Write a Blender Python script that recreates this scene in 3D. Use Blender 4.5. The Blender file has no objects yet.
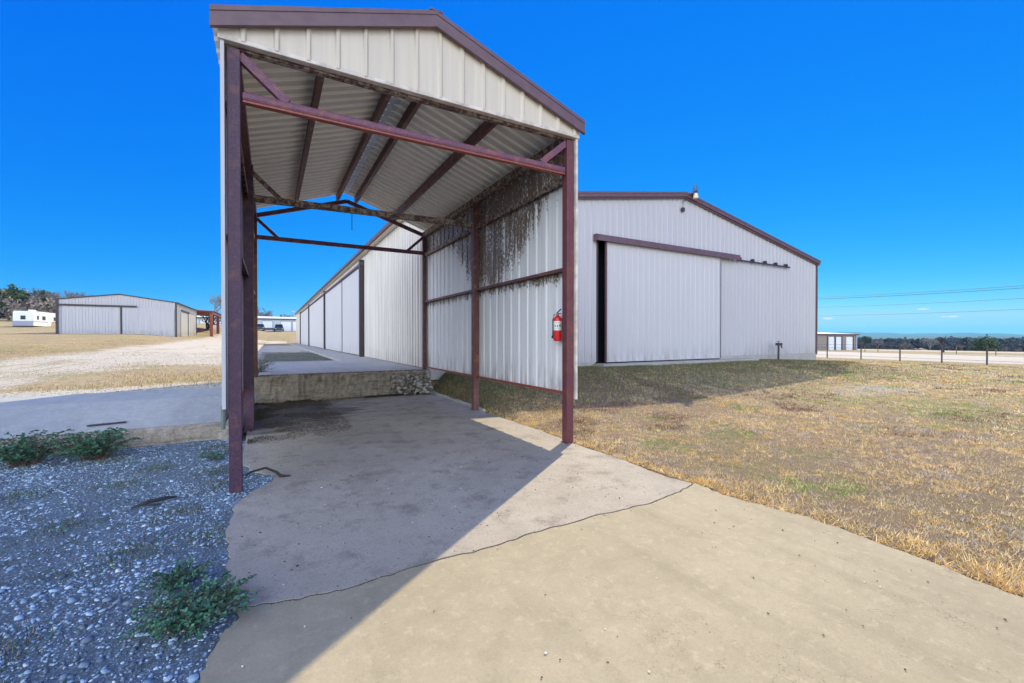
import bpy, math, random
import numpy as np
from mathutils import Vector, Matrix, Quaternion

random.seed(7); rng = np.random.default_rng(7)
S = bpy.context.scene; COL = S.collection
R = math.radians

# ---------------------------------------------------------------- camera, sky, sun, exposure
YAW, PITCH = .5091, .0081
CAM = Vector((.3176, -5.3953, 1.6))
cd = bpy.data.cameras.new('camera'); cam = bpy.data.objects.new('camera', cd); COL.objects.link(cam)
cd.sensor_width = 36; cd.lens = 433.87*36/1024; cd.clip_start = .05; cd.clip_end = 30000
cam.location = CAM; cam.rotation_euler = (math.pi/2-PITCH, 0, -YAW)
S.camera = cam
SUN_EL, SUN_AZ = R(42.4), R(53.)          # azimuth clockwise from +Y
w = bpy.data.worlds.new('World'); S.world = w; w.use_nodes = True
nt = w.node_tree; bg = nt.nodes['Background']
sky = nt.nodes.new('ShaderNodeTexSky'); sky.sky_type = 'NISHITA'; sky.sun_disc = False
sky.sun_elevation = SUN_EL; sky.sun_rotation = SUN_AZ
sky.air_density = 1.0; sky.dust_density = 0.0; sky.ozone_density = 5.0; sky.altitude = 300
EXPO = 1.0
def wn(t, **k):
    x = nt.nodes.new(t)
    for a_, v_ in k.items(): setattr(x, a_, v_)
    return x
def wm(op, a_, b_=0., clamp=False):
    x = wn('ShaderNodeMath', operation=op, use_clamp=clamp)
    for i_, v_ in ((0, a_), (1, b_)):
        if isinstance(v_, bpy.types.NodeSocket): nt.links.new(v_, x.inputs[i_])
        else: x.inputs[i_].default_value = v_
    return x.outputs[0]
# deep winter blue: grade the sky's three channels (still the same sky from every side)
sp_ = wn('ShaderNodeSeparateColor'); nt.links.new(sky.outputs[0], sp_.inputs[0]); cb_ = wn('ShaderNodeCombineColor')
for i_, (gain, pw, top) in enumerate(((.30, 3.2, .60), (.36, .70, 1.), (.90, .15, 1.05))):
    v_ = wm('MULTIPLY', wm('POWER', wm('MULTIPLY', sp_.outputs[i_], .15), pw), gain); v_ = wm('ADD', v_, wm('MULTIPLY', wm('POWER', wm('MULTIPLY', sp_.outputs[i_], .15), 3.), .12)) if i_ == 1 else v_
    v_ = wm('MINIMUM', v_, (.42, .74, 1.05)[i_])
    nt.links.new(wm('MULTIPLY', v_, 2**-EXPO/.15), cb_.inputs[i_])
# thin bright veil added unseen as fill light over the half of the sky away from the sun, and three wisps low in the east
tc_ = wn('ShaderNodeTexCoord'); sx_ = wn('ShaderNodeSeparateXYZ'); nt.links.new(tc_.outputs['Generated'], sx_.inputs[0])
def wr(v_, a_, b_, inv=False):
    x = wn('ShaderNodeMapRange', interpolation_type='SMOOTHSTEP'); nt.links.new(v_, x.inputs[0]); x.inputs[1].default_value = a_; x.inputs[2].default_value = b_
    if inv: x.inputs[3].default_value = 1; x.inputs[4].default_value = 0
    return x.outputs[0]
south = wr(wm('ADD', wm('MULTIPLY', sx_.outputs[1], .58), wm('MULTIPLY', sx_.outputs[0], .81)), -.35, .15, True)
nz_ = wn('ShaderNodeTexNoise'); mp_ = wn('ShaderNodeMapping'); mp_.inputs['Scale'].default_value = (1, 1, 3); nt.links.new(tc_.outputs['Generated'], mp_.inputs[0]); nt.links.new(mp_.outputs[0], nz_.inputs[0]); nz_.inputs['Scale'].default_value = 2.5; nz_.inputs['Detail'].default_value = 6
fill_veil = wm('MULTIPLY', wm('MULTIPLY', south, wr(nz_.outputs[0], .25, .6)), wm('MULTIPLY', wr(sx_.outputs[2], -.02, .06), wr(sx_.outputs[2], .45, .90, True)))
mx_ = wn('ShaderNodeMix', data_type='RGBA'); nt.links.new(fill_veil, mx_.inputs[0]); nt.links.new(cb_.outputs[0], mx_.inputs[6]); VL = 2**-EXPO/.15
mx_.inputs[7].default_value = (3.6*VL, 4.0*VL, 4.3*VL, 1)
last = mx_.outputs[2]
for (u_, v_, w_, h_) in ((923, 309, 5.5, .8), (953, 316.5, 5, 1.0), (943.5, 316.8, 2.2, .8), (828, 318.5, 5, 1.2)):
    f_ = Vector((math.sin(YAW)*math.cos(PITCH), math.cos(YAW)*math.cos(PITCH), -math.sin(PITCH))); r_ = Vector((math.cos(YAW), -math.sin(YAW), 0)); d_ = f_+r_*((u_-512)/433.87)+r_.cross(f_)*((341.5-v_)/433.87); L_ = d_.length; d_.normalize()
    az = Vector((d_.y, -d_.x, 0)).normalized()
    dt = wn('ShaderNodeVectorMath', operation='DOT_PRODUCT'); nt.links.new(tc_.outputs['Generated'], dt.inputs[0]); dt.inputs[1].default_value = az
    hx = wm('DIVIDE', dt.outputs['Value'], w_/433.87/L_); hz__ = wm('DIVIDE', wm('SUBTRACT', sx_.outputs[2], d_.z), h_/433.87/L_)
    fr = wn('ShaderNodeVectorMath', operation='DOT_PRODUCT'); nt.links.new(tc_.outputs['Generated'], fr.inputs[0]); fr.inputs[1].default_value = d_
    rr_ = wm('ADD', wm('MULTIPLY', hx, hx), wm('MULTIPLY', hz__, hz__)); m_ = wm('MULTIPLY', wr(rr_, .1, 1.2, True), wm('GREATER_THAN', fr.outputs['Value'], .5))
    c_ = wn('ShaderNodeMix', data_type='RGBA'); nt.links.new(wm('MULTIPLY', m_, .75), c_.inputs[0]); nt.links.new(last, c_.inputs[6]); c_.inputs[7].default_value = (.95*VL, .95*VL, 1.*VL, 1); last = c_.outputs[2]
nt.links.new(last, bg.inputs[0])
bg.inputs[1].default_value = .15
sl = bpy.data.lights.new('sun', 'SUN'); so = bpy.data.objects.new('sun', sl); COL.objects.link(so)
sl.energy = 2.9; sl.angle = R(.5); sl.color = (1, .89, .62)
sd = Vector((math.sin(SUN_AZ)*math.cos(SUN_EL), math.cos(SUN_AZ)*math.cos(SUN_EL), math.sin(SUN_EL)))
so.rotation_euler = sd.to_track_quat('Z', 'Y').to_euler(); so.location = (0, 0, 30)
S.view_settings.view_transform = 'Standard'; S.view_settings.look = 'None'
S.view_settings.gamma = 1; S.view_settings.use_curve_mapping = False
S.view_settings.exposure = EXPO+.10
S.cycles.volume_bounces = 0; S.cycles.max_bounces = 6

# pixel -> world helpers (used only to find where things stand)
_F = np.array([math.sin(YAW)*math.cos(PITCH), math.cos(YAW)*math.cos(PITCH), -math.sin(PITCH)])
_R = np.array([math.cos(YAW), -math.sin(YAW), 0]); _U = np.cross(_R, _F); _C = np.array(CAM)
def at(u, depth, v=338.):
    return _C + depth*(_F + _R*(u-512)/433.87 + _U*(341.5-v)/433.87)

# ---------------------------------------------------------------- materials
MATS = {}
class N:
    def __init__(s, name):
        s.m = bpy.data.materials.new(name); s.m.use_nodes = True; s.t = s.m.node_tree
        s.b = s.t.nodes['Principled BSDF']; s.co = s.t.nodes.new('ShaderNodeTexCoord').outputs['Object']
        MATS[name] = s.m
    def n(s, typ, **k):
        x = s.t.nodes.new(typ)
        for a, v in k.items(): setattr(x, a, v)
        return x
    def put(s, sock, v):
        if isinstance(v, bpy.types.NodeSocket): s.t.links.new(v, sock)
        elif isinstance(v, (tuple, list)) and len(v) == 3 and sock.type == 'RGBA': sock.default_value = (*v, 1)
        else: sock.default_value = v
    def math(s, op, a, b=0., c=None, clamp=False):
        x = s.n('ShaderNodeMath', operation=op, use_clamp=clamp); s.put(x.inputs[0], a); s.put(x.inputs[1], b)
        if c is not None: s.put(x.inputs[2], c)
        return x.outputs[0]
    def noise(s, scale=5, detail=4, rough=.55, vec=None, stretch=None, dist=0.):
        v = vec or s.co
        if stretch:
            mp = s.n('ShaderNodeMapping'); mp.inputs['Scale'].default_value = stretch; s.put(mp.inputs[0], v); v = mp.outputs[0]
        x = s.n('ShaderNodeTexNoise'); s.put(x.inputs['Vector'], v)
        x.inputs['Scale'].default_value = scale; x.inputs['Detail'].default_value = detail
        x.inputs['Roughness'].default_value = rough; x.inputs['Distortion'].default_value = dist
        return x.outputs['Fac']
    def vor(s, scale, feature='F1', out='Distance'):
        x = s.n('ShaderNodeTexVoronoi', feature=feature); s.put(x.inputs['Vector'], s.co); x.inputs['Scale'].default_value = scale
        return x.outputs[out]
    def ramp(s, v, a, b):                                   # smooth 0..1 between a and b
        x = s.n('ShaderNodeMapRange', interpolation_type='SMOOTHSTEP'); s.put(x.inputs[0], v)
        if a < b: vals = (a, b, 0, 1)
        else: vals = (b, a, 1, 0)
        for i, q in enumerate(vals): x.inputs[i+1].default_value = q
        return x.outputs[0]
    def mix(s, f, a, b):
        x = s.n('ShaderNodeMix', data_type='RGBA'); s.put(x.inputs[0], f); s.put(x.inputs[6], a); s.put(x.inputs[7], b)
        return x.outputs[2]
    def sep(s):
        x = s.n('ShaderNodeSeparateXYZ'); s.put(x.inputs[0], s.co); return x.outputs
    def bump(s, h, strength=.3, dist=.02):
        x = s.n('ShaderNodeBump'); x.inputs['Strength'].default_value = strength; x.inputs['Distance'].default_value = dist
        s.put(x.inputs['Height'], h); s.put(s.b.inputs['Normal'], x.outputs[0])
    def fin(s, col, rough=.6, metal=0., spec=None):
        s.put(s.b.inputs['Base Color'], col); s.put(s.b.inputs['Roughness'], rough); s.b.inputs['Metallic'].default_value = metal
        if spec is not None: s.b.inputs['Specular IOR Level'].default_value = spec
        return s.m

def plain(name, col, rough=.6, metal=0., var=.15, scale=6., bump=0.):
    k = N(name); d = tuple(c*(1-var) for c in col); l = tuple(min(1, c*(1+var)) for c in col)
    nz = k.noise(scale, 5); k.fin(k.mix(k.ramp(nz, .3, .7), d, l), rough, metal)
    if bump: k.bump(k.noise(scale*8, 3), bump, .01)
    return k.m

def sheet(name, col, axis=0, streak=.12, grime=.5):
    """painted ribbed sheet: faint vertical streaks, grime towards the foot, patchy fading"""
    k = N(name); x, y, z = k.sep()
    st = k.noise(1, 3, stretch=(9, 9, .25)); big = k.noise(.45, 3)
    c = k.mix(k.ramp(st, .35, .7), tuple(v*(1-streak) for v in col), col)
    c = k.mix(k.math('MULTIPLY', k.ramp(big, .35, .75), .25), c, tuple(v*.86 for v in col))
    dirt = k.math('MULTIPLY', k.ramp(z, .9, 0.), k.ramp(k.noise(1, 5, stretch=(6, 6, 1.2)), .35, .7))
    c = k.mix(k.math('MULTIPLY', dirt, grime), c, (.25, .19, .14))
    k.bump(k.noise(1.3, 2), .3, .02)
    return k.fin(c, .42)

def steel(name, col, rust, amount=.45):
    k = N(name); n1 = k.noise(7, 8, .65); n2 = k.noise(45, 4, .7)
    c = k.mix(k.ramp(n2, .35, .7), tuple(v*.7 for v in col), tuple(v*1.2 for v in col))
    c = k.mix(k.math('MULTIPLY', k.ramp(n1, .5, .68), amount), c, rust)
    c = k.mix(k.math('MULTIPLY', k.ramp(k.noise(90, 2, .5), .62, .75), .35), c, (.25, .2, .2))
    k.bump(n2, .25, .006)
    return k.fin(c, .55)

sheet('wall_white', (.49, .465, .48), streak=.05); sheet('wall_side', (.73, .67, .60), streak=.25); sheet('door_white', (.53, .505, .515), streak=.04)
sheet('gable_cream', (.64, .545, .43), grime=0)
sheet('far_grey', (.52, .50, .52)); sheet('far_pale', (.55, .62, .66)); sheet('far_sun', (.62, .58, .50)); sheet('far_tan', (.30, .25, .21))  # far_sun: lit copy of far_grey, sunlight put into the colour
plain('trim_brown', (.125, .065, .078), .45); plain('trim_dark', (.045, .028, .035), .5); plain('cream_trim', (.58, .50, .43), .5, var=.25)
plain('black_gap', (.006, .006, .01), .9); plain('galv', (.42, .44, .46), .4, .6); plain('far_roof_white', (.72, .72, .72), .5)
plain('dark_joint', (.10, .09, .10), .6)
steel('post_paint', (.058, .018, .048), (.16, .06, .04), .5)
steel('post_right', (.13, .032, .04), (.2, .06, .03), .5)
steel('beam_paint', (.15, .05, .085), (.30, .10, .06), .7)
steel('red_oxide', (.30, .060, .035), (.2, .09, .06), .6)
steel('purlin_paint', (.14, .052, .045), (.30, .13, .07), .75)
def _dirty():                                             # truss metal with peeling grey dirt
    k = N('dirty_beam'); n1 = k.noise(14, 8, .75, stretch=(1, 1, 1)); n2 = k.noise(60, 4, .7)
    c = k.mix(k.ramp(n1, .46, .56), (.085, .042, .036), (.33, .26, .20))
    c = k.mix(k.ramp(n2, .55, .7), c, (.02, .015, .015)); k.bump(n1, .5, .01); k.fin(c, .8)
_dirty()
def _wallin():                                            # inside of the canopy wall: streaks of old nest dirt and mildew
    k = N('stained_sheet'); x, y, z = k.sep()
    base = (.88, .86, .84)
    st = k.noise(1, 3, stretch=(9, 9, .25)); c = k.mix(k.ramp(st, .35, .7), (.74, .72, .72), base)
    run = k.noise(1, 6, .7, stretch=(11, 11, .8)); fine = k.noise(30, 5, .75, stretch=(1, 1.5, .55)); big = k.noise(1.2, 3)
    yd = k.math('ABSOLUTE', k.math('SUBTRACT', y, 2.9))
    # reach: how far down the stain goes below the upper girt
    reach = k.math('SUBTRACT', k.math('MULTIPLY', k.ramp(yd, 3.6, 0.), 2.0), .05)
    up = k.math('SUBTRACT', z, k.math('SUBTRACT', 4.05, reach))
    low = k.ramp(up, -.5, .9)
    high = k.ramp(z, 3.9, 4.2)
    band = k.math('MULTIPLY', k.ramp(z, 2.25, 2.62), k.math('LESS_THAN', z, 2.70))
    post = k.math('MULTIPLY', k.ramp(k.math('ABSOLUTE', k.math('SUBTRACT', y, 3.25)), .55, .05), k.ramp(z, 1.3, 3.))
    amt = k.math('MAXIMUM', k.math('MAXIMUM', k.math('MULTIPLY', low, .74), k.math('MULTIPLY', high, .80)), k.math('MAXIMUM', k.math('MULTIPLY', band, .72), k.math('MULTIPLY', post, .6)))
    v = k.math('ADD', k.math('ADD', k.math('MULTIPLY', run, .8), k.math('MULTIPLY', fine, 1.1)), k.math('MULTIPLY', amt, .75))
    m = k.ramp(v, 1.40, 1.47); m = k.math('MULTIPLY', m, k.ramp(amt, .02, .2))
    c = k.mix(m, c, k.mix(fine, (.045, .024, .014), (.20, .12, .07)))
    haze = k.math('MULTIPLY', k.math('MULTIPLY', amt, k.ramp(run, .35, .6)), .25); c = k.mix(haze, c, (.32, .25, .18))
    foot = k.math('MULTIPLY', k.ramp(z, 1.35, .72), k.ramp(k.noise(1, 4, stretch=(12, 12, 1.5)), .42, .65))
    c = k.mix(k.math('MULTIPLY', foot, .5), c, (.16, .07, .05))
    k.fin(c, .5); k.bump(fine, .15, .005)
_wallin()
plain('roof_under', (.66, .62, .54), .4, var=.06, scale=1.5); plain('roof_rib_lit', (.92, .88, .80), .35, var=.02)  # light caught by the rib sides is put into the paler rib colour
def _concrete(name, a, b, rough_bits, stain, spots):
    k = N(name); x, y, z = k.sep()
    big = k.noise(.7, 6, .6); mid = k.noise(4.5, 7, .7); fine = k.noise(70, 5, .75); vfine = k.noise(260, 2, .6)
    c = k.mix(k.ramp(big, .3, .7), a, b)
    c = k.mix(k.math('MULTIPLY', k.ramp(mid, .42, .68), .35), c, tuple(v*.72 for v in a))
    c = k.mix(k.math('MULTIPLY', k.ramp(fine, .4, .72), (.35*rough_bits+.24)), c, tuple(v*.55 for v in a))
    c = k.mix(k.math('MULTIPLY', k.ramp(vfine, .60, .70), .5*rough_bits+.12), c, (.60, .56, .50)); c = k.mix(k.math('MULTIPLY', k.ramp(vfine, .42, .34), .45), c, tuple(v*.4 for v in a))
    lines = k.math('MULTIPLY', k.math('MULTIPLY', k.ramp(k.math('ABSOLUTE', k.math('SUBTRACT', k.noise(.55, 5, .6, stretch=(1, .45, 1)), .5)), .0035, 0.), k.ramp(k.noise(1.1, 2), .5, .62)), .3)
    c = k.mix(lines, c, tuple(min(1, v*1.3) for v in b))
    if not stain:
        tm = k.math('MULTIPLY', k.ramp(k.noise(1, 4, .6, stretch=(3.2, .35, 1)), .52, .66), .22); c = k.mix(tm, c, tuple(v*.6 for v in a))
        pits = k.math('MULTIPLY', k.ramp(k.vor(70), .16, .08), k.ramp(k.noise(3, 3), .48, .6)); c = k.mix(k.math('MULTIPLY', pits, .5), c, tuple(v*.45 for v in a))
        bl = k.math('MULTIPLY', k.ramp(k.noise(13, 6, .75), (.52), .66), .38); c = k.mix(bl, c, tuple(min(1, v*1.25) for v in b))
    hair = k.math('MULTIPLY', k.ramp(k.math('ABSOLUTE', k.math('SUBTRACT', k.noise(1.3, 6, .62), .47)), .0022, .0004), k.ramp(k.noise(.6, 2), .5, .58)); c = k.mix(k.math('MULTIPLY', hair, .6), c, tuple(v*.35 for v in a))
    if stain:
        # dark soil and leaf stain washed out from the dock, streaked across the slab
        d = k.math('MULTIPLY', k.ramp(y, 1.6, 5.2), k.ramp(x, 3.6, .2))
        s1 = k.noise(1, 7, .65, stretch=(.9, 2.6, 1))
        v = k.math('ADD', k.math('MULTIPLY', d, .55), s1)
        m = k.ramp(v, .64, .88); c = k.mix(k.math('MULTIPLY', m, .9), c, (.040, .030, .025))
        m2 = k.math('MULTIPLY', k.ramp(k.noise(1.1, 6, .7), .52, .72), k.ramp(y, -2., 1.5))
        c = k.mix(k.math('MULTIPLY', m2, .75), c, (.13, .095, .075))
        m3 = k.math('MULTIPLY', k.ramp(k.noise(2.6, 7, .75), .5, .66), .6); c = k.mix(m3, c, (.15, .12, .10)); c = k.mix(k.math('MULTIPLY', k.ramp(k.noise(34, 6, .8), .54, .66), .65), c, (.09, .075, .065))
    if spots:
        sp = k.ramp(k.vor(5.5), .05, .028); c = k.mix(k.math('MULTIPLY', sp, k.ramp(k.noise(1.7, 2), .55, .6)), c, (.06, .04, .03))
        k.bump(k.math('ADD', k.math('MULTIPLY', mid, .4), k.math('MULTIPLY', fine, .3*rough_bits+.05)), .35, .02)
    else: k.bump(k.math('ADD', mid, fine), .4, .02)
    return k.fin(c, .85)
_concrete('slab_smooth', (.30, .247, .158), (.365, .305, .20), .15, False, True)
_concrete('slab_rough', (.33, .28, .222), (.41, .355, .285), 1.0, True, True)
_concrete('dock_top', (.38, .35, .31), (.46, .43, .39), .5, False, False)
_concrete('ramp_top', (.33, .335, .33), (.41, .41, .40), .3, False, False)
def _face():
    k = N('dock_face_concrete'); x, y, z = k.sep(); n = k.noise(9, 7, .75); f = k.noise(60, 4, .7); st = k.noise(1, 5, .6, stretch=(1.2, 1, 14))
    c = k.mix(k.ramp(n, .35, .65), (.30, .24, .18), (.48, .42, .34)); c = k.mix(k.math('MULTIPLY', k.ramp(st, .5, .65), .5), c, (.13, .09, .06))
    c = k.mix(k.math('MULTIPLY', k.ramp(f, .5, .7), .6), c, (.10, .075, .055)); c = k.mix(k.math('MULTIPLY', k.ramp(f, .45, .3), .5), c, (.5, .46, .4))
    k.bump(k.math('ADD', n, f), .8, .03); k.fin(c, .95)
_face()
def _ground():
    k = N('ground'); x, y, z = k.sep()
    wob = k.math('SUBTRACT', k.noise(.35, 5, .6), .5); wf = k.math('SUBTRACT', k.noise(2.2, 5, .7), .5)
    n0 = k.noise(.09, 4); n1 = k.noise(.55, 6, .65); n2 = k.noise(5, 6, .7); n3 = k.noise(38, 5, .75)
    g = k.mix(k.ramp(n1, .35, .65), (.56, .42, .21), (.44, .33, .19))
    g = k.mix(k.math('MULTIPLY', k.ramp(n2, .42, .62), .8), g, (.22, .165, .115))
    g = k.mix(k.math('MULTIPLY', k.ramp(k.noise(.23, 6, .7), .5, .62), .6), g, (.24, .26, .07))
    g = k.mix(k.math('MULTIPLY', k.ramp(n3, .42, .66), .6), g, (.09, .07, .05))
    g = k.mix(k.math('MULTIPLY', k.ramp(n3, .42, .26), .6), g, (.46, .36, .22))
    soil = k.math('MULTIPLY', k.math('MULTIPLY', k.ramp(x, 4.2, 4.4), k.ramp(x, 16., 8.)), k.ramp(y, 7.2, 7.)); g = k.mix(k.math('MULTIPLY', soil, .72), g, (.21, .145, .10))
    # pale crushed limestone
    gr = k.mix(k.ramp(n1, .3, .7), (.54, .475, .385), (.63, .565, .47))
    gr = k.mix(k.math('MULTIPLY', k.ramp(n3, .4, .7), .6), gr, (.22, .20, .18)); gr = k.mix(k.math('MULTIPLY', k.ramp(n2, .52, .7), .5), gr, (.27, .22, .17))
    # lane on the west side of the hangar
    xl = k.math('ADD', x, k.math('ADD', k.math('MULTIPLY', wob, 5.), k.math('MULTIPLY', wf, 1.5)))
    yl = k.math('ADD', y, k.math('MULTIPLY', wob, 4.))
    lane = k.math('MULTIPLY', k.math('MULTIPLY', k.ramp(xl, -8.8, -7.4), k.ramp(x, 3.2, 2.8)), k.ramp(y, 4., 4.6))
    strip = k.math('MULTIPLY', k.math('MULTIPLY', k.ramp(xl, -4.6, -3.8), k.ramp(xl, .2, -.3)), k.math('MULTIPLY', k.ramp(yl, 6.2, 7.), k.ramp(yl, 15.5, 13.)))
    lane = k.math('MULTIPLY', lane, k.math('SUBTRACT', 1., k.math('MULTIPLY', strip, .85)))
    band = k.math('MULTIPLY', k.math('MULTIPLY', k.ramp(yl, 60., 63.), k.ramp(k.math('ABSOLUTE', k.math('SUBTRACT', yl, 84.)), 4., 5.)), k.ramp(x, -6., -2.))
    lane = k.math('MULTIPLY', k.math('MULTIPLY', lane, k.math('SUBTRACT', 1., band)), k.ramp(yl, 118., 112.))
    lane = k.math('MULTIPLY', lane, k.math('SUBTRACT', 1., k.math('MULTIPLY', k.ramp(k.noise(1, 5, .65, stretch=(.6, .12, 1)), .56, .64), .6)))
    weeds = k.math('MULTIPLY', k.math('MULTIPLY', k.ramp(x, -.3, .2), k.ramp(x, 3.3, 2.9)), k.math('MULTIPLY', k.ramp(y, 13., 13.6), k.ramp(yl, 31., 27.)))
    lane = k.math('MULTIPLY', lane, k.math('SUBTRACT', 1., k.math('MULTIPLY', weeds, .9)))
    g = k.mix(weeds, g, k.mix(n3, (.08, .09, .06), (.20, .19, .16)))
    c = k.mix(lane, g, gr)
    # road beyond the fence and the ground past it
    xr = k.math('ADD', x, k.math('ADD', k.math('MULTIPLY', wob, 2.), k.math('MULTIPLY', wf, 1.)))
    road = k.math('MULTIPLY', k.ramp(xr, 40.2, 41.5), k.ramp(xr, 72., 66.))
    road2 = k.math('MULTIPLY', k.ramp(xr, 92., 94.), k.ramp(xr, 112., 109.))
    road = k.math('MAXIMUM', road, k.math('MULTIPLY', road2, .8))
    c = k.mix(road, c, gr)
    pth = k.math('MULTIPLY', k.math('MULTIPLY', k.ramp(k.math('ABSOLUTE', k.math('SUBTRACT', k.math('ADD', x, k.math('MULTIPLY', y, -.5)), 27.4)), .75, .35), k.ramp(y, 3.6, 2.6)), .85)
    c = k.mix(pth, c, gr)
    px = k.math('SUBTRACT', x, 17.6); py = k.math('SUBTRACT', y, .9)
    pd = k.math('ADD', k.math('MULTIPLY', k.math('MULTIPLY', px, px), .06), k.math('MULTIPLY', k.math('MULTIPLY', py, py), .9))
    c = k.mix(k.math('MULTIPLY', k.ramp(k.math('ADD', pd, k.math('MULTIPLY', wf, 2.)), 1., .1), .75), c, (.36, .33, .30))
    # grey river gravel beside the drive, blue cast of shade put into its colour
    near = k.math('MULTIPLY', k.ramp(x, .6, .45), k.ramp(y, 3.2, 3.1))
    rg = k.mix(k.ramp(k.vor(55), .1, .6), (.26, .33, .40), (.13, .17, .21)); rg = k.mix(k.math('MULTIPLY', k.ramp(n2, .5, .62), .6), rg, (.09, .10, .08))
    c = k.mix(near, c, rg)
    far = k.ramp(x, 140., 260.); c = k.mix(far, c, (.10, .10, .07))
    k.bump(k.math('ADD', n2, n3), .9, .04); k.fin(c, .95, spec=.2)
_ground()
def vcol(name, rough=.8, trans=0.):
    k = N(name); a = k.n('ShaderNodeVertexColor', layer_name='Col'); k.fin(a.outputs[0], rough, spec=.25)
    if trans: k.b.inputs['Transmission Weight'].default_value = 0
    return k.m
vcol('blade'); vcol('stone', .85)
plain('bark', (.10, .08, .065), .9, bump=.4); plain('dark_bark', (.035, .03, .03), .9); plain('twig', (.17, .135, .115), .95); plain('twig_grey', (.20, .185, .18), .95)
plain('cedar', (.045, .07, .03), .9, var=.5, scale=.7); plain('mid_green', (.07, .10, .035), .9, var=.5, scale=.7)
plain('far_wood', (.055, .048, .055), .95, var=.6, scale=.02)
def _brush():
    k = N('brush'); n = k.noise(.12, 4, .7); n2 = k.noise(.5, 3)
    c = k.mix(k.ramp(n, .4, .6), (.21, .165, .14), (.30, .25, .215)); c = k.mix(k.ramp(n2, .6, .7), c, (.05, .07, .03)); k.fin(c, .95)
_brush()
plain('hill_cover', (.06, .075, .045), .95, var=.5, scale=.02)
plain('weed_leaf', (.05, .15, .075), .6, var=.35, scale=9); plain('weed_grey', (.14, .17, .12), .8, var=.3, scale=9); plain('weed_stem', (.13, .09, .07), .8)
plain('ext_red', (.62, .02, .02), .3, var=.05); plain('ext_label', (.75, .73, .68), .5, var=.03); plain('rubber', (.02, .02, .02), .6); plain('label_green', (.05, .25, .12), .5)
plain('rv_white', (.78, .78, .78), .35, var=.04); plain('rv_grey', (.30, .31, .40), .4, var=.05); plain('glass_dark', (.02, .025, .035), .15, var=.1)
plain('car_dark', (.03, .035, .06), .25, var=.1); plain('tire', (.02, .02, .02), .8); plain('rim', (.4, .4, .4), .4, .5)
plain('lamp_blue', (.05, .09, .20), .4); plain('lamp_cream', (.75, .60, .35), .4, var=.1)
plain('pipe_green', (.12, .15, .13), .5); plain('fence_steel', (.055, .035, .035), .6); plain('wire_metal', (.10, .09, .09), .5, .5); plain('cable', (.05, .09, .14), .6)
plain('wood_pole', (.15, .11, .08), .9); plain('house_white', (.8, .79, .77), .6); plain('pink_roof', (.38, .22, .18), .8)
plain('rubble_mat', (.20, .18, .175), .95, var=.5, scale=5, bump=.6)

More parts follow.
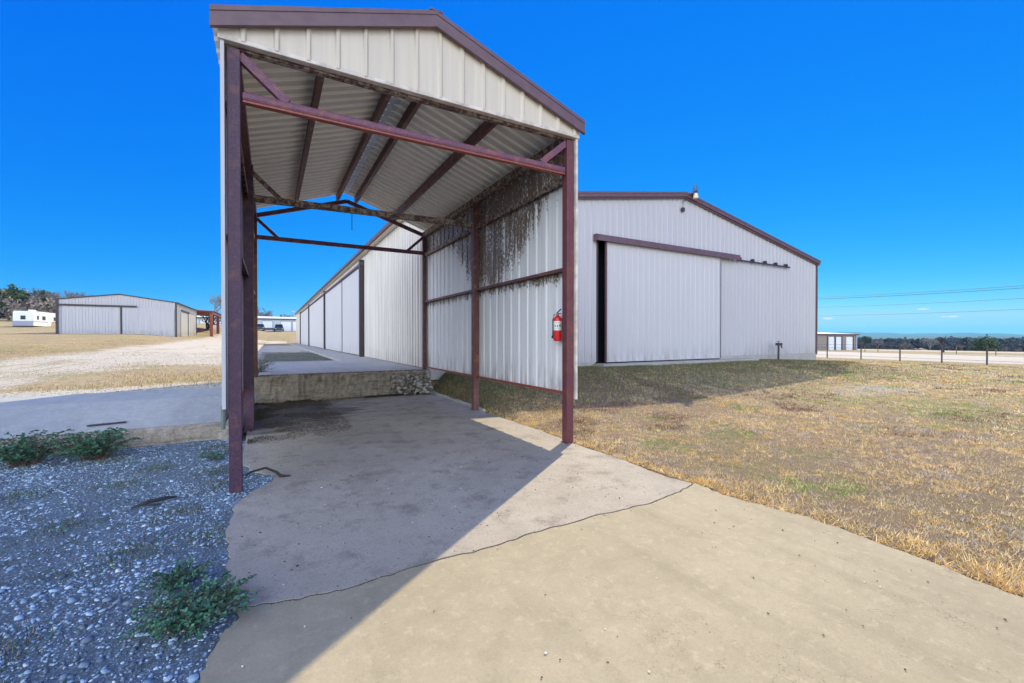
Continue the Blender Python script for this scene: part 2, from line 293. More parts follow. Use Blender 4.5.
# ---------------------------------------------------------------- mesh helpers
class MB:
    def __init__(s): s.v = []; s.f = []; s.mi = []; s.mats = []
    def mat(s, m):
        if m not in s.mats: s.mats.append(m)
        s.cur = s.mats.index(m); return s
    def add(s, vs, fs, m=None):
        o = len(s.v); s.v += [tuple(p) for p in vs]; s.f += [tuple(i+o for i in f) for f in fs]
        s.mi += [m or 0]*len(fs)
    def box(s, a, b, m=0, bev=0.):
        x0, y0, z0 = (min(a[i], b[i]) for i in range(3)); x1, y1, z1 = (max(a[i], b[i]) for i in range(3))
        s.add([(x0,y0,z0),(x1,y0,z0),(x1,y1,z0),(x0,y1,z0),(x0,y0,z1),(x1,y0,z1),(x1,y1,z1),(x0,y1,z1)],
              [(0,3,2,1),(4,5,6,7),(0,1,5,4),(1,2,6,5),(2,3,7,6),(3,0,4,7)], m)
    def bar(s, p, q, w, h, up=(0,0,1), m=0):
        p = Vector(p); q = Vector(q); d = (q-p).normalized(); u = Vector(up); r = d.cross(u)
        if r.length < 1e-4: r = d.cross(Vector((0,1,0)))
        r.normalize(); u = r.cross(d).normalized(); r = r*w/2; u = u*h/2
        c = [p-r-u, p+r-u, p+r+u, p-r+u, q-r-u, q+r-u, q+r+u, q-r+u]
        s.add(c, [(0,3,2,1),(4,5,6,7),(0,1,5,4),(1,2,6,5),(2,3,7,6),(3,0,4,7)], m)
    def tube(s, pts, rad, n=8, m=0, cap=True):
        pts = [Vector(p) for p in pts]; rad = rad if isinstance(rad, (list, tuple)) else [rad]*len(pts)
        vs = []; 
        for i, p in enumerate(pts):
            d = (pts[min(i+1, len(pts)-1)]-pts[max(i-1, 0)]).normalized()
            a = d.orthogonal().normalized() if abs(d.z) < .9 else Vector((1,0,0)); a = (a-d*a.dot(d)).normalized(); b = d.cross(a)
            for j in range(n):
                t = 2*math.pi*j/n; vs.append(p+(a*math.cos(t)+b*math.sin(t))*rad[i])
        fs = [(i*n+j, i*n+(j+1)%n, (i+1)*n+(j+1)%n, (i+1)*n+j) for i in range(len(pts)-1) for j in range(n)]
        if cap: fs += [tuple(range(n))[::-1], tuple(range((len(pts)-1)*n, len(pts)*n))]
        s.add(vs, fs, m)
    def lathe(s, c, prof, n=20, m=0):
        s.tube([(c[0], c[1], c[2]+z) for r, z in prof], [r for r, z in prof], n, m)
    def prism(s, poly, z0, z1, m=0):                        # poly in xy; z0/z1 constants or functions
        f0 = z0 if callable(z0) else (lambda x, y: z0); f1 = z1 if callable(z1) else (lambda x, y: z1)
        n = len(poly); vs = [(x, y, f0(x, y)) for x, y in poly]+[(x, y, f1(x, y)) for x, y in poly]
        s.add(vs, [tuple(range(n))[::-1], tuple(range(n, 2*n))]+[(i, (i+1)%n, n+(i+1)%n, n+i) for i in range(n)], m)
    def build(s, name, mats, parent=None, smooth=False, bevel=0., solid=0.):
        mats = mats if isinstance(mats, (list, tuple)) else [mats]
        off = root_loc(parent)
        me = bpy.data.meshes.new(name); me.from_pydata([(a-off[0], b-off[1], c-off[2]) for a, b, c in s.v], [], s.f)
        for m in mats: me.materials.append(MATS[m])
        if any(s.mi): me.polygons.foreach_set('material_index', s.mi)
        if smooth: me.polygons.foreach_set('use_smooth', [True]*len(s.f))
        me.update(); o = bpy.data.objects.new(name, me); COL.objects.link(o); o.parent = parent
        if bevel:
            b = o.modifiers.new('b', 'BEVEL'); b.width = bevel; b.segments = 2; b.limit_method = 'ANGLE'
        if solid:
            q = o.modifiers.new('s', 'SOLIDIFY'); q.thickness = solid; q.offset = 0
        return o
def root_loc(p):
    v = Vector((0,0,0))
    while p is not None: v = v+p.location; p = p.parent
    return v
def npmesh(name, V, Fc, mat, cols=None, parent=None, smooth=False):
    """V (n,3), Fc (m,k) arrays -> one mesh; cols = colour per face"""
    V = np.asarray(V, np.float32)-np.array(root_loc(parent), np.float32); Fc = np.asarray(Fc, np.int32); m, k = Fc.shape
    me = bpy.data.meshes.new(name); me.vertices.add(len(V)); me.vertices.foreach_set('co', V.ravel())
    me.loops.add(m*k); me.loops.foreach_set('vertex_index', Fc.ravel()); me.polygons.add(m)
    me.polygons.foreach_set('loop_start', np.arange(0, m*k, k, dtype=np.int32)); me.polygons.foreach_set('loop_total', np.full(m, k, np.int32))
    if smooth: me.polygons.foreach_set('use_smooth', np.ones(m, bool))
    me.update(calc_edges=True); me.materials.append(MATS[mat])
    if cols is not None:
        ca = me.color_attributes.new('Col', 'FLOAT_COLOR', 'CORNER')
        c = np.ones((m, k, 4), np.float32); c[..., :3] = cols[:, None, :]; ca.data.foreach_set('color', c.ravel())
    o = bpy.data.objects.new(name, me); COL.objects.link(o); o.parent = parent
    return o
def tag(o, label=None, cat=None, group=None, kind=None):
    if label: o['label'] = label
    if cat: o['category'] = cat
    if group: o['group'] = group
    if kind: o['kind'] = kind
    return o
def thing(name, loc, label, cat, group=None):
    o = bpy.data.objects.new(name, None); COL.objects.link(o); o.location = loc; o.empty_display_size = .2
    return tag(o, label, cat, group)
def copy_tree(o, parent=None):
    c = o.copy(); COL.objects.link(c); c.parent = parent
    for ch in list(o.children): copy_tree(ch, c)
    return c

def profile(L, pitch=.3048, h=.032, phase=0.):
    """(u, offset) breakpoints of a ribbed sheet of length L"""
    pts = [(0, 0)]; u = phase
    while u < L+.1:
        for du, o in ((-.033, 0), (-.014, h), (.014, h), (.033, 0)):
            q = u+du
            if 0 < q < L: pts.append((q, o))
        u += pitch
    pts.append((L, 0)); return pts
def ribbed(mb, org, ud, nd, L, lo, hi, m=0, pitch=.3048, h=.032, phase=.1):
    """vertical sheet: starts at org (x,y), runs along ud, ribs stand out along nd, from z=lo(u) to hi(u)"""
    lo_ = lo if callable(lo) else (lambda u: lo); hi_ = hi if callable(hi) else (lambda u: hi)
    P = profile(L, pitch, h, phase); vs = []
    for u, o in P:
        x = org[0]+ud[0]*u+nd[0]*o; y = org[1]+ud[1]*u+nd[1]*o; vs += [(x, y, lo_(u)), (x, y, hi_(u))]
    mb.add(vs, [(2*i, 2*i+2, 2*i+3, 2*i+1) for i in range(len(P)-1)], m)

# ---------------------------------------------------------------- terrain
def sm(a, b, x): t = np.clip((x-a)/(b-a), 0, 1); return t*t*(3-2*t)
def vnoise(x, y, seed=0):
    xi = np.floor(x).astype(np.int64); yi = np.floor(y).astype(np.int64); fx = x-xi; fy = y-yi; fx = fx*fx*(3-2*fx); fy = fy*fy*(3-2*fy)
    def h(a, b):
        n = (a*374761393+b*668265263+seed*144665) & 0xffffffff; n = ((n ^ (n >> 13))*1274126177) & 0xffffffff; return ((n ^ (n >> 16)) & 0xffff)/65535.
    return (h(xi, yi)*(1-fx)+h(xi+1, yi)*fx)*(1-fy)+(h(xi, yi+1)*(1-fx)+h(xi+1, yi+1)*fx)*fy
def fbm(x, y, seed=0, o=4): 
    s = 0; a = .5
    for i in range(o): s = s+a*vnoise(x*2**i, y*2**i, seed+i); a *= .5
    return s
def ramp_z(y): return np.interp(y, [2.95, 3.4, 4.2, 5.2, 6, 8], [.2, .32, .54, .60, .60, .60])
def H(x, y):
    x = np.asarray(x, float); y = np.asarray(y, float)
    # east yard: bank up to the hangar floor
    e = .56*sm(1.0, 6.6, y)*sm(4.42, 5.0, x)*(1-.35*sm(20, 27, x))*(1-sm(27, 38, x))-.02
    e = e+.035*(fbm(x*.9, y*.9, 3)-.5)*sm(4.5, 5.2, x)*(1-sm(60, 200, x)) 
    e = np.where((x > 4.5) & (x < 26.) & (y > 7.3), .5, e)
    e = e-np.maximum(0, x-45)*.0115*(x < 1e9)
    e = np.where(x > 120, -.02-.8625-(x-120)*.035, e); e = np.maximum(e, -9.)
    # west
    wz = np.where(y < 3.15, -.014+.012*(fbm(x*1.3, y*1.3, 9)-.5), ramp_z(y)-.07)
    wz = np.where((y > 5.05), np.minimum(wz+.06, .58), wz)
    wz = wz+.0257*np.maximum(0, np.minimum(y, 160)-8)*np.clip(-x/14, 0, 1)
    rest = np.where((x < -.25) | ((x < .5) & (y < 2.7)), wz, np.where(x < 4.42, np.where(y < 7.15, -.09, .60-.04*(y > 13.7)), e))
    back = .0535*np.maximum(0, np.minimum(y, 160)-80)*(1-np.clip(-x/14, 0, 1)*.5)*(1-sm(30, 80, x))
    left = .02*np.maximum(0, -x-45)*(y > -50)
    left = np.minimum(left, 3.)
    return rest+back+left*sm(0, 40, y)
def axis(fine0, fine1, step, lim0, lim1):
    a = list(np.arange(fine0, fine1+1e-6, step)); s = step; x = fine1
    while x < lim1: s *= 1.12; x += s; a.append(min(x, lim1))
    s = step; x = fine0
    while x > lim0: s *= 1.12; x -= s; a.insert(0, max(x, lim0))
    return np.array(a)
gx = axis(-6, 27, .2, -7000, 12000); gy = axis(-7, 9, .2, -3000, 12000)
X, Y = np.meshgrid(gx, gy); Z = H(X, Y)
V = np.stack([X, Y, Z], -1).reshape(-1, 3); nx = len(gx); ny = len(gy)
i, j = np.meshgrid(np.arange(nx-1), np.arange(ny-1)); a = (j*nx+i).ravel()
g = npmesh('ground', V, np.stack([a, a+1, a+nx+1, a+nx], 1), 'ground', smooth=True); tag(g, kind='structure')

# ---- concrete driveway: two pours with a ragged joint between them
def jag(pts, n, amp, seed):
    r = random.Random(seed); out = []
    for (x0, y0), (x1, y1) in zip(pts[:-1], pts[1:]):
        for k in range(n):
            t = k/n; out.append((x0+(x1-x0)*t+r.uniform(-amp, amp), y0+(y1-y0)*t+r.uniform(-amp, amp)))
    out.append(pts[-1]); return out
joint = jag([(.14, -2.36), (.47, -2.44), (.82, -2.47), (1.17, -2.41), (1.7, -2.43), (2.28, -2.37), (3.04, -2.36), (3.53, -2.39), (4.05, -2.30), (4.42, -2.2)], 7, .012, 3)
leftb = jag([(.2, -2.2), (.07, -2.05), (.05, -1.6), (.0, -1.1), (.02, -.5), (.16, -.12), (.34, .12), (.36, .4), (.16, .62), (-.02, 1.2), (-.04, 6.9)], 8, .014, 5)
mb = MB(); back = [(x, y+.007) for x, y in joint][::-1]
right = jag([(4.38, 6.9), (4.36, 3), (4.40, 1.), (4.34, -.2), (4.36, -1.2), (4.30, -1.9)], 10, .012, 8)
poly = [(.14, -2.35)]+leftb+right+back[1:-1]
mb.prism(poly, -.14, 0.); 
tag(mb.build('driveway', 'slab_rough'), kind='structure')
mb = MB(); front = [(x, y-.005) for x, y in joint]
rb = jag([(4.42, -2.25), (4.36, -2.6), (4.52, -3.3), (4.47, -4.0), (4.35, -4.7), (4.3, -6), (4.4, -9), (4.4, -14)], 9, .014, 9)
lb = jag([(-.3, -14), (-.1, -6), (.0, -3.4), (.02, -2.9), (.08, -2.6), (.16, -2.46)], 9, .014, 10)
mb.prism(front+rb+lb, -.14, -.004)
tag(mb.build('driveway', 'slab_smooth'), kind='structure')
# small broken piece of the joint at the right edge
# ---- dock slab, apron, side ramp, door slab
def block(name, x0, x1, y0, y1, z0, z1, mt, face=None, n=40, amp=.02, rag=True):
    """slab whose front edge is broken; face uses its own material"""
    mb = MB(); r = random.Random(hash(name) % 1000 if False else len(name)); top = []
    for k in range(n+1):
        x = x0+(x1-x0)*k/n; top.append((x, y0+r.uniform(-amp, amp)))
    vs = []; fs = []; mi = []
    rows = [0, .3, .55, .8, .93, 1]
    for q, t in enumerate(rows):
        for k, (x, y) in enumerate(top):
            d = 0 if t == 1 else (r.uniform(-amp, amp)*.9 - .02*(1-t)+(.02 if t > .9 else 0)*r.random()*-1)
            vs.append((x, y+d-(0 if t == 1 else .012), z0+(z1-z0)*t-(r.uniform(0, .025) if t == 1 else 0)))
    m = n+1
    for q in range(len(rows)-1):
        for k in range(n): fs.append((q*m+k, q*m+k+1, (q+1)*m+k+1, (q+1)*m+k)); mi.append(1)
    b = len(vs); vs += [(x, y0+.12, z1) for x, y in top]; vs += [(x, y1, z1) for x, y in top]
    for k in range(n):
        fs.append(((len(rows)-1)*m+k, (len(rows)-1)*m+k+1, b+k+1, b+k)); mi.append(1)
        fs.append((b+k, b+k+1, b+m+k+1, b+m+k)); mi.append(0)
    c = len(vs); vs += [(x0, y1, z0), (x1, y1, z0)]
    fs.append((0, (len(rows)-1)*m, b, b+m, c)); mi.append(1); fs.append((n, c+1, b+m+n, b+n, (len(rows)-1)*m+n)); mi.append(1)
    mb.v = vs; mb.f = fs; mb.mi = mi
    return tag(mb.build(name, [mt, face or mt]), kind='structure')
block('loading_dock', .06, 4.43, 6.92, 13.85, -.1, .67, 'dock_top', 'dock_face_concrete', 70, .045)
mb = MB(); mb.prism([(2.95, 13.87), (4.44, 13.87), (4.44, 82), (3.0, 82)], .5, .664); tag(mb.build('concrete_apron', 'dock_top'), kind='structure')
# side ramp on the west: low face at its south edge, sloping up to the north
mb = MB(); n = 44; r = random.Random(4); ys = [3.08, 3.4, 4.2, 5.15]; vs = []; 
for k in range(n+1):
    x = -14+(-.13+14)*k/n; e = r.uniform(-.03, .03)
    vs += [(x, 2.88+e+r.uniform(-.02, .02), -.08), (x, 2.93+e, .12), (x, 2.96+e, .195+r.uniform(-.015, .005))]+[(x, yy+(r.uniform(-.05, .05) if yy > 5 else 0), float(ramp_z(yy))+.002) for yy in ys]+[(x, 5.2, .3)]
m = 8
for k in range(n):
    for q in range(7): mb.f.append((k*m+q, (k+1)*m+q, (k+1)*m+q+1, k*m+q+1)); mb.mi.append(1 if q < 3 or q == 6 else 0)
mb.v = vs; mb.f.append(tuple(n*m+q for q in range(m))); mb.mi.append(1)
tag(mb.build('side_ramp', ['ramp_top', 'dock_face_concrete']), kind='structure')
mb = MB(); mb.prism(jag([(10.7, 6.5), (15.2, 6.5), (19.9, 6.45)], 10, .03, 4)+[(19.9, 7.07), (10.7, 7.07)], .3, .655); tag(mb.build('door_slab', 'dock_top'), kind='structure')

# ---------------------------------------------------------------- carport (dock canopy)
W_, L1, L2 = 4.31, 3.44, 7.075
ZT, ZU, ZM, ZB = 4.14, 4.10, 2.69, .742
def roofz(x): return 5.66-.342*abs(x-2.155)
cp = thing('carport', (0, 0, 0), 'tall open cream and brown metal canopy with stained wall over the concrete drive', 'carport')
def post(x, y, z0, mt='post_paint', label=None, w=.15):
    mb = MB(); mb.box((x-w/2, y-w/2, z0), (x+w/2, y+w/2, 4.60)); mb.box((x-w/2-.02, y-w/2-.02, z0-.03), (x+w/2+.02, y+w/2+.02, z0+.008))
    o = mb.build('post', mt, cp, bevel=.006)
    if label: o['label'] = label
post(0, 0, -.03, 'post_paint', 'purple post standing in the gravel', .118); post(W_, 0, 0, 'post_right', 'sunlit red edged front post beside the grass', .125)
post(0, L1, 0); post(W_, L1, 0, 'purlin_paint', 'dirt crusted middle post', .13); post(0, L2, .655, 'purlin_paint', None, .11); post(W_, L2, .655, 'purlin_paint', None, .11)
def beam(name, p, q, w, h, mt, up=(0,0,1), **k):
    mb = MB(); mb.bar(p, q, w, h, up); return mb.build(name, mt, cp, bevel=.004)
# front frame: pipe-like cross beam with rusty underside
mb = MB(); mb.bar((.07, 0, ZT), (W_-.07, 0, ZT), .10, .10); o = mb.build('tie_beam', 'beam_paint', cp, bevel=.03)
mb = MB(); mb.bar((.08, 0, ZT-.055), (W_-.08, 0, ZT-.055), .075, .02); mb.build('beam_flange', 'red_oxide', cp)
for s in (0, 1):
    x0 = .05 if s == 0 else W_-.05; x1 = .50 if s == 0 else W_-.50
    beam('knee_brace', (x0, 0, 4.56), (x1, 0, ZT+.04), .07, .09, 'beam_paint')
    beam('knee_brace', (x0, L1, 4.50), (x1, L1, 4.08), .05, .07, 'dirty_beam')
    beam('knee_brace', (x0, L2, 4.55), (x1-.1*(1-2*s)*0, L2, ZU+.03), .06, .075, 'beam_paint')
beam('header_beam', (-.07, .02, 4.635), (W_+.07, .02, 4.635), .08, .055, 'dirty_beam')
beam('tie_beam', (.07, L1, 4.04), (W_-.06, L1, 4.10), .09, .11, 'dirty_beam')
beam('tie_beam', (.05, L2, ZU), (W_-.05, L2, ZU), .08, .10, 'beam_paint')
beam('rafter', (.0, L2, 4.62), (2.155, L2, 5.30), .07, .10, 'beam_paint'); beam('rafter', (W_, L2, 4.62), (2.155, L2, 5.30), .07, .10, 'beam_paint')
for x in (.9, 1.92, 2.39, 3.42):
    zt = roofz(x)-.085; mb = MB()
    # C section: web and two flanges
    mb.box((x-.022, -.05, zt-.17), (x-.016, 7.25, zt)); mb.box((x-.022, -.05, zt-.172), (x+.05, 7.25, zt-.166)); mb.box((x-.022, -.05, zt-.006), (x+.05, 7.25, zt)); mb.box((x+.045, -.05, zt-.166), (x+.05, 7.25, zt-.145))
    mb.build('purlin', 'purlin_paint', cp)
for x, s in ((.0, 1), (W_, -1)):
    beam('eave_strut', (x+.0*s, .07, 4.64), (x, 7.2, 4.64), .10, .14, 'dirty_beam' if s < 0 else 'purlin_paint')
    xo = x-.035*s
    for z, mt, nm in ((4.42, 'dirty_beam', 'girt'), (ZU-.0, 'dirty_beam', 'girt'), (ZM, 'purlin_paint', 'girt'), (ZB, 'red_oxide', 'bottom_rail')):
        if nm == 'girt' and z == 4.42: continue
        w_, h_ = (.08, .10) if z > 4 else ((.085, .05) if z > 1 else (.05, .035))
        for y0, y1 in ((.075, L1-.07), (L1+.07, L2-.055)):
            mb = MB(); xc = xo
            if nm == 'girt':                                    # channel: web + lips
                mb.box((xc-w_/2, y0, z-.003), (xc+w_/2, y1, z+.003)); mb.box((xc+s*w_/2, y0, z-.003), (xc+s*(w_/2-.006), y1, z-h_)); mb.box((xc-s*w_/2, y0, z-.003), (xc-s*(w_/2-.006), y1, z-h_))
            else: mb.box((xc-w_/2, y0, z-h_/2), (xc+w_/2, y1, z+h_/2))
            mb.build(nm, mt, cp)
# girt crust (old mud nests) on the middle girt ends
r = random.Random(2)
# wall sheets
mb = MB(); ribbed(mb, (W_+.085, -.06), (0, 1), (1, 0), L2+.12, ZB-.03, 4.62, pitch=.3048, phase=.16, h=.036)
o = mb.build('wall_panel', 'stained_sheet', cp, solid=.002)
mb = MB(); zb = lambda u: ZB-.0-(.0 if u > .7 else .0)+.25*max(0, 1-abs(u-.55)/.25)*0
ribbed(mb, (-.085, -.06), (0, 1), (-1, 0), L2+.12, lambda u: ZB-.03, 4.62, phase=.16, h=.036)
mb.build('wall_panel', 'wall_white', cp, solid=.002)
# torn corner of the west wall sheet hanging down behind the post
mb = MB(); mb.add([(-.08, .55, .72), (-.07, 1.5, .72), (-.03, .72, .30), (-.055, .6, .26)], [(0, 1, 2, 3)]); mb.build('torn_sheet', 'wall_white', cp, solid=.003)
# corner trims: cream outer edge strips beside the front posts
for x0, x1 in ((-.112, -.078), (W_+.078, W_+.115)):
    mb = MB(); mb.box((x0, -.095, ZB-.08 if x0 > 0 else .87), (x1, -.03, 4.66)); mb.build('corner_trim', 'cream_trim' if x0 > 0 else 'wall_white', cp)
# gable sheet, bottom trim, rake trim
mb = MB(); ribbed(mb, (-.13, -.10), (1, 0), (0, -1), W_+.26, 4.655, lambda u: roofz(u-.13)-.02, phase=.22, h=.022, pitch=.305)
mb.build('gable_panel', 'gable_cream', cp, solid=.002)
mb = MB(); mb.box((-.13, -.115, 4.63), (W_+.13, -.03, 4.675)); mb.build('bottom_trim', 'cream_trim', cp, bevel=.006)
for y, s in ((-.17, -1),):
    for x0, x1 in ((-.19, 2.155), (2.155, W_+.19)):
        mb = MB(); za, zb_ = roofz(x0)+.03, roofz(x1)+.03
        def quadbox(y0, y1, dz0, dz1): mb.add([(x0,y0,za+dz0),(x1,y0,zb_+dz0),(x1,y1,zb_+dz0),(x0,y1,za+dz0),(x0,y0,za+dz1),(x1,y0,zb_+dz1),(x1,y1,zb_+dz1),(x0,y1,za+dz1)],[(0,3,2,1),(4,5,6,7),(0,1,5,4),(1,2,6,5),(2,3,7,6),(3,0,4,7)])
        quadbox(-.17, -.135, -.20, 0); quadbox(-.178, -.17, -.045, -.003); quadbox(-.17, -.05, .001, .012); quadbox(-.183, -.17, -.20, -.155)
        mb.build('rake_trim', 'trim_brown', cp)
mb = MB(); mb.box((2.07, -.175, roofz(2.155)+.025), (2.24, 7.4, roofz(2.155)+.045)); mb.build('ridge_cap', 'trim_brown', cp)
# roof sheets: ribs run from eave to ridge
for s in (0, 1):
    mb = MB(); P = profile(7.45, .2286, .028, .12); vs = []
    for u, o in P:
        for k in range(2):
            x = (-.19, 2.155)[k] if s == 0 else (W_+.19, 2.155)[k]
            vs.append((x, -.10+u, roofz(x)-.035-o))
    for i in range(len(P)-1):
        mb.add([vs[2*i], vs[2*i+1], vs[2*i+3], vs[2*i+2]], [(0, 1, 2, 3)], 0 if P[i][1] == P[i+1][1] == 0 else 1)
    mb.build('roof_sheet', ['roof_under', 'roof_rib_lit'], cp)
mb = MB(); mb.box((2.155-.10, -.04, roofz(2.155)-.075), (2.155+.1, 7.3, roofz(2.155)-.068)); mb.build('ridge_closure', 'galv', cp)
for x0, x1 in ((-.105, -.09), (W_+.09, W_+.105)):  # closure strips added to stop light leaking in under the roof edge
    mb = MB(); mb.box((x0, -.02, 4.56), (x1, 7.2, roofz(-.09)+.02)); mb.build('eave_light_stop', 'cream_trim', cp)
mb = MB(); mb.tube([(-.105, -.06, .66), (-.105, -.06, .90)], .02, 8); mb.build('drain_pipe', 'pipe_green', cp)
# chain hanging from the middle truss
ch = thing('chain', (1.71, L1, 4.02), 'short rusty chain dangling from the middle truss', 'chain')
mb = MB()
for k in range(9):
    c = Vector((1.71, L1, 3.98-.035*k)); a = k % 2
    ring = [c+Vector((math.cos(t)*.010*(1-a), math.cos(t)*.010*a, math.sin(t)*.022)) for t in [2*math.pi*q/8 for q in range(9)]]
    mb.tube(ring, .0035, 5, cap=False)
mb.build('links', 'dark_bark', ch)

# ---------------------------------------------------------------- fire extinguisher
ex = thing('fire_extinguisher', (4.29, .24, 1.55), 'small red fire extinguisher with white label hung beside the front right post', 'fire extinguisher')
c = (4.29, .24, 1.55)
mb = MB(); mb.lathe(c, [(.02, 0), (.062, .004), (.068, .02), (.068, .33), (.062, .365), (.04, .39), (.024, .40), (.022, .415)], 28); mb.build('cylinder', 'ext_red', ex, smooth=True)
def arc(r_, z0, z1, a0, a1, n=14):
    vs = []; 
    for k in range(n+1):
        a = a0+(a1-a0)*k/n; vs += [(c[0]+r_*math.cos(a), c[1]+r_*math.sin(a), c[2]+z0), (c[0]+r_*math.cos(a), c[1]+r_*math.sin(a), c[2]+z1)]
    return vs, [(2*k, 2*k+2, 2*k+3, 2*k+1) for k in range(n)]
ca = math.atan2(-5.4-.24, .3-4.29)
mb = MB(); v_, f_ = arc(.0690, .17, .315, ca-1.15, ca+1.15); mb.add(v_, f_); lab = mb.build('label', 'ext_label', ex)
mb = MB()
for a0, a1, z0, z1 in ((.35, .75, .225, .262), (-.2, .05, .222, .25), (-.75, -.45, .225, .255), (-.9, .9, .19, .197), (-.9, .9, .287, .293)):
    v_, f_ = arc(.0696, z0, z1, ca+a0, ca+a1, 5); mb.add(v_, f_)
mb.build('label_print', 'label_green', lab)
mb = MB(); mb.box((c[0]-.018, c[1]-.018, c[2]+.41), (c[0]+.018, c[1]+.018, c[2]+.445)); mb.build('valve', 'galv', ex, bevel=.004)
mb = MB(); mb.bar((c[0], c[1]+.02, c[2]+.445), (c[0]-.02, c[1]-.12, c[2]+.50), .018, .008); mb.bar((c[0], c[1]+.01, c[2]+.43), (c[0]-.01, c[1]-.11, c[2]+.435), .016, .008); mb.build('handle', 'rubber', ex)
mb = MB(); mb.tube([(c[0], c[1]+.02, c[2]+.43), (c[0]-.02, c[1]+.07, c[2]+.42), (c[0]-.03, c[1]+.088, c[2]+.34), (c[0]-.03, c[1]+.085, c[2]+.2), (c[0]-.03, c[1]+.088, c[2]+.10), (c[0]-.03, c[1]+.10, c[2]+.05)], [.010, .010, .010, .010, .012, .020], 8); mb.build('hose', 'rubber', ex, smooth=True)
mb = MB(); mb.box((c[0]+.055, c[1]-.02, c[2]+.15), (W_+.085, c[1]+.02, c[2]+.36)); mb.build('bracket', 'rubber', ex)

# ---------------------------------------------------------------- hangar
HX0, HX1, HY, HYB, XP = 4.46, 26.15, 7.12, 81., 15.6
EZ0, EZ1, PZ = 5.88, 5.72, 7.66
def hz(x): return EZ0+(PZ-EZ0)*(x-HX0)/(XP-HX0) if x < XP else PZ+(EZ1-PZ)*(x-XP)/(HX1-XP)
hg = thing('hangar', (HX0, HY, .6), 'large white ribbed metal hangar with brown trim and tall sliding doors', 'hangar')
D0, D1, DT = 10.9, 17.9, 5.25
mb = MB(); U = (1, 0); Nn = (0, -1)
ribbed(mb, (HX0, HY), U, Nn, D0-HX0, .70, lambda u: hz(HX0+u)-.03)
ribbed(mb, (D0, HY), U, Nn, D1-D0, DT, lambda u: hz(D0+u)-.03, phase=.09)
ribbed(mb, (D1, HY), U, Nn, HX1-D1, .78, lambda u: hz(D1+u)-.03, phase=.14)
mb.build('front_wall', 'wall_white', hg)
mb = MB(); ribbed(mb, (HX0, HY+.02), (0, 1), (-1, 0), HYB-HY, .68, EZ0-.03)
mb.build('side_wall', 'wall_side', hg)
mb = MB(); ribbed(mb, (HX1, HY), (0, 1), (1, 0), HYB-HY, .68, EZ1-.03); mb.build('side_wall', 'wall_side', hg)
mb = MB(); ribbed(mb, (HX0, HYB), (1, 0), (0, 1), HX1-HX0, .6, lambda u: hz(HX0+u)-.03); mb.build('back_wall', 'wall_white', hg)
for x0, x1 in ((HX0-.22, XP), (XP, HX1+.12)):
    mb = MB(); e0 = hz(x0) if x0 == XP else (EZ0-.035 if x0 < XP else 0); a0 = hz(x0); a1 = hz(x1)
    mb.add([(x0, HY-.1, a0), (x1, HY-.1, a1), (x1, HYB+.1, a1), (x0, HYB+.1, a0), (x0, HY-.1, a0+.05), (x1, HY-.1, a1+.05), (x1, HYB+.1, a1+.05), (x0, HYB+.1, a0+.05)], [(0,3,2,1),(4,5,6,7),(0,1,5,4),(1,2,6,5),(2,3,7,6),(3,0,4,7)])
    mb.build('roof', 'far_roof_white', hg)
    mb = MB()
    for (ya, yb, da, db) in ((HY-.17, HY-.102, -.13, .07), (HY-.185, HY-.17, -.02, .06), (HY-.11, HY-.04, -.19, -.132)):
        mb.add([(x0,ya,a0+da),(x1,ya,a1+da),(x1,yb,a1+da),(x0,yb,a0+da),(x0,ya,a0+db),(x1,ya,a1+db),(x1,yb,a1+db),(x0,yb,a0+db)],[(0,3,2,1),(4,5,6,7),(0,1,5,4),(1,2,6,5),(2,3,7,6),(3,0,4,7)])
    mb.build('rake_trim', 'trim_brown', hg)
mb = MB(); mb.box((HX1-.02, HY-.06, .72), (HX1+.07, HY+.08, EZ1-.02)); mb.build('corner_trim', 'trim_brown', hg)
mb = MB(); mb.box((HX0-.30, HY-.12, EZ0-.10), (HX0-.20, HYB+.1, EZ0+.03)); mb.build('gutter', 'trim_brown', hg)
mb = MB(); mb.box((HX0-.19, HY-.08, EZ0-.16), (HX0-.036, HYB, EZ0-.04)); mb.build('eave_trim', 'gable_cream', hg)
bx_ = MB(); bx_.box((D1+.1, HY-.03, .35), (HX1+.03, HY+.3, .775)); bx_.build('foundation', 'dock_top', hg); bx_ = MB(); bx_.box((HX0, HY-.03, .35), (D0-.1, HY+.3, .695)); bx_.build('foundation', 'dock_top', hg)
# front sliding doors
def sliding_door(x0, x1, y, z0, z1, mt='door_white', ph=.1):
    mb = MB(); ribbed(mb, (x0+.05, y), U, Nn, x1-x0-.1, z0+.04, z1-.04, phase=ph, h=.022)
    d = mb.build('sliding_door', mt, hg)
    mb = MB(); mb.box((x0, y-.03, z0), (x0+.06, y+.04, z1)); mb.build('door_edge', 'trim_brown', d)
    mb = MB(); mb.box((x1-.05, y-.03, z0), (x1, y+.04, z1)); mb.box((x0+.06, y-.028, z1-.05), (x1-.05, y+.04, z1)); mb.box((x0+.06, y-.028, z0), (x1-.05, y+.04, z0+.05)); mb.build('door_frame', 'door_white', d); return d
d = sliding_door(11.22, 17.86, HY-.11, .70, 5.18)
mb = MB(); mb.box((17.87, HY-.15, .70), (17.91, HY-.035, 5.2)); mb.build('door_stop', 'dark_joint', hg)
mb = MB(); mb.box((10.72, HY-.27, 5.16), (19.1, HY-.255, 5.38)); mb.add([(10.72, HY-.27, 5.38), (19.1, HY-.27, 5.38), (19.1, HY-.035, 5.43), (10.72, HY-.035, 5.43)], [(0, 1, 2, 3)]); mb.box((10.72, HY-.255, 5.16), (10.735, HY-.035, 5.40)); mb.build('door_hood', 'trim_brown', hg, solid=.004)
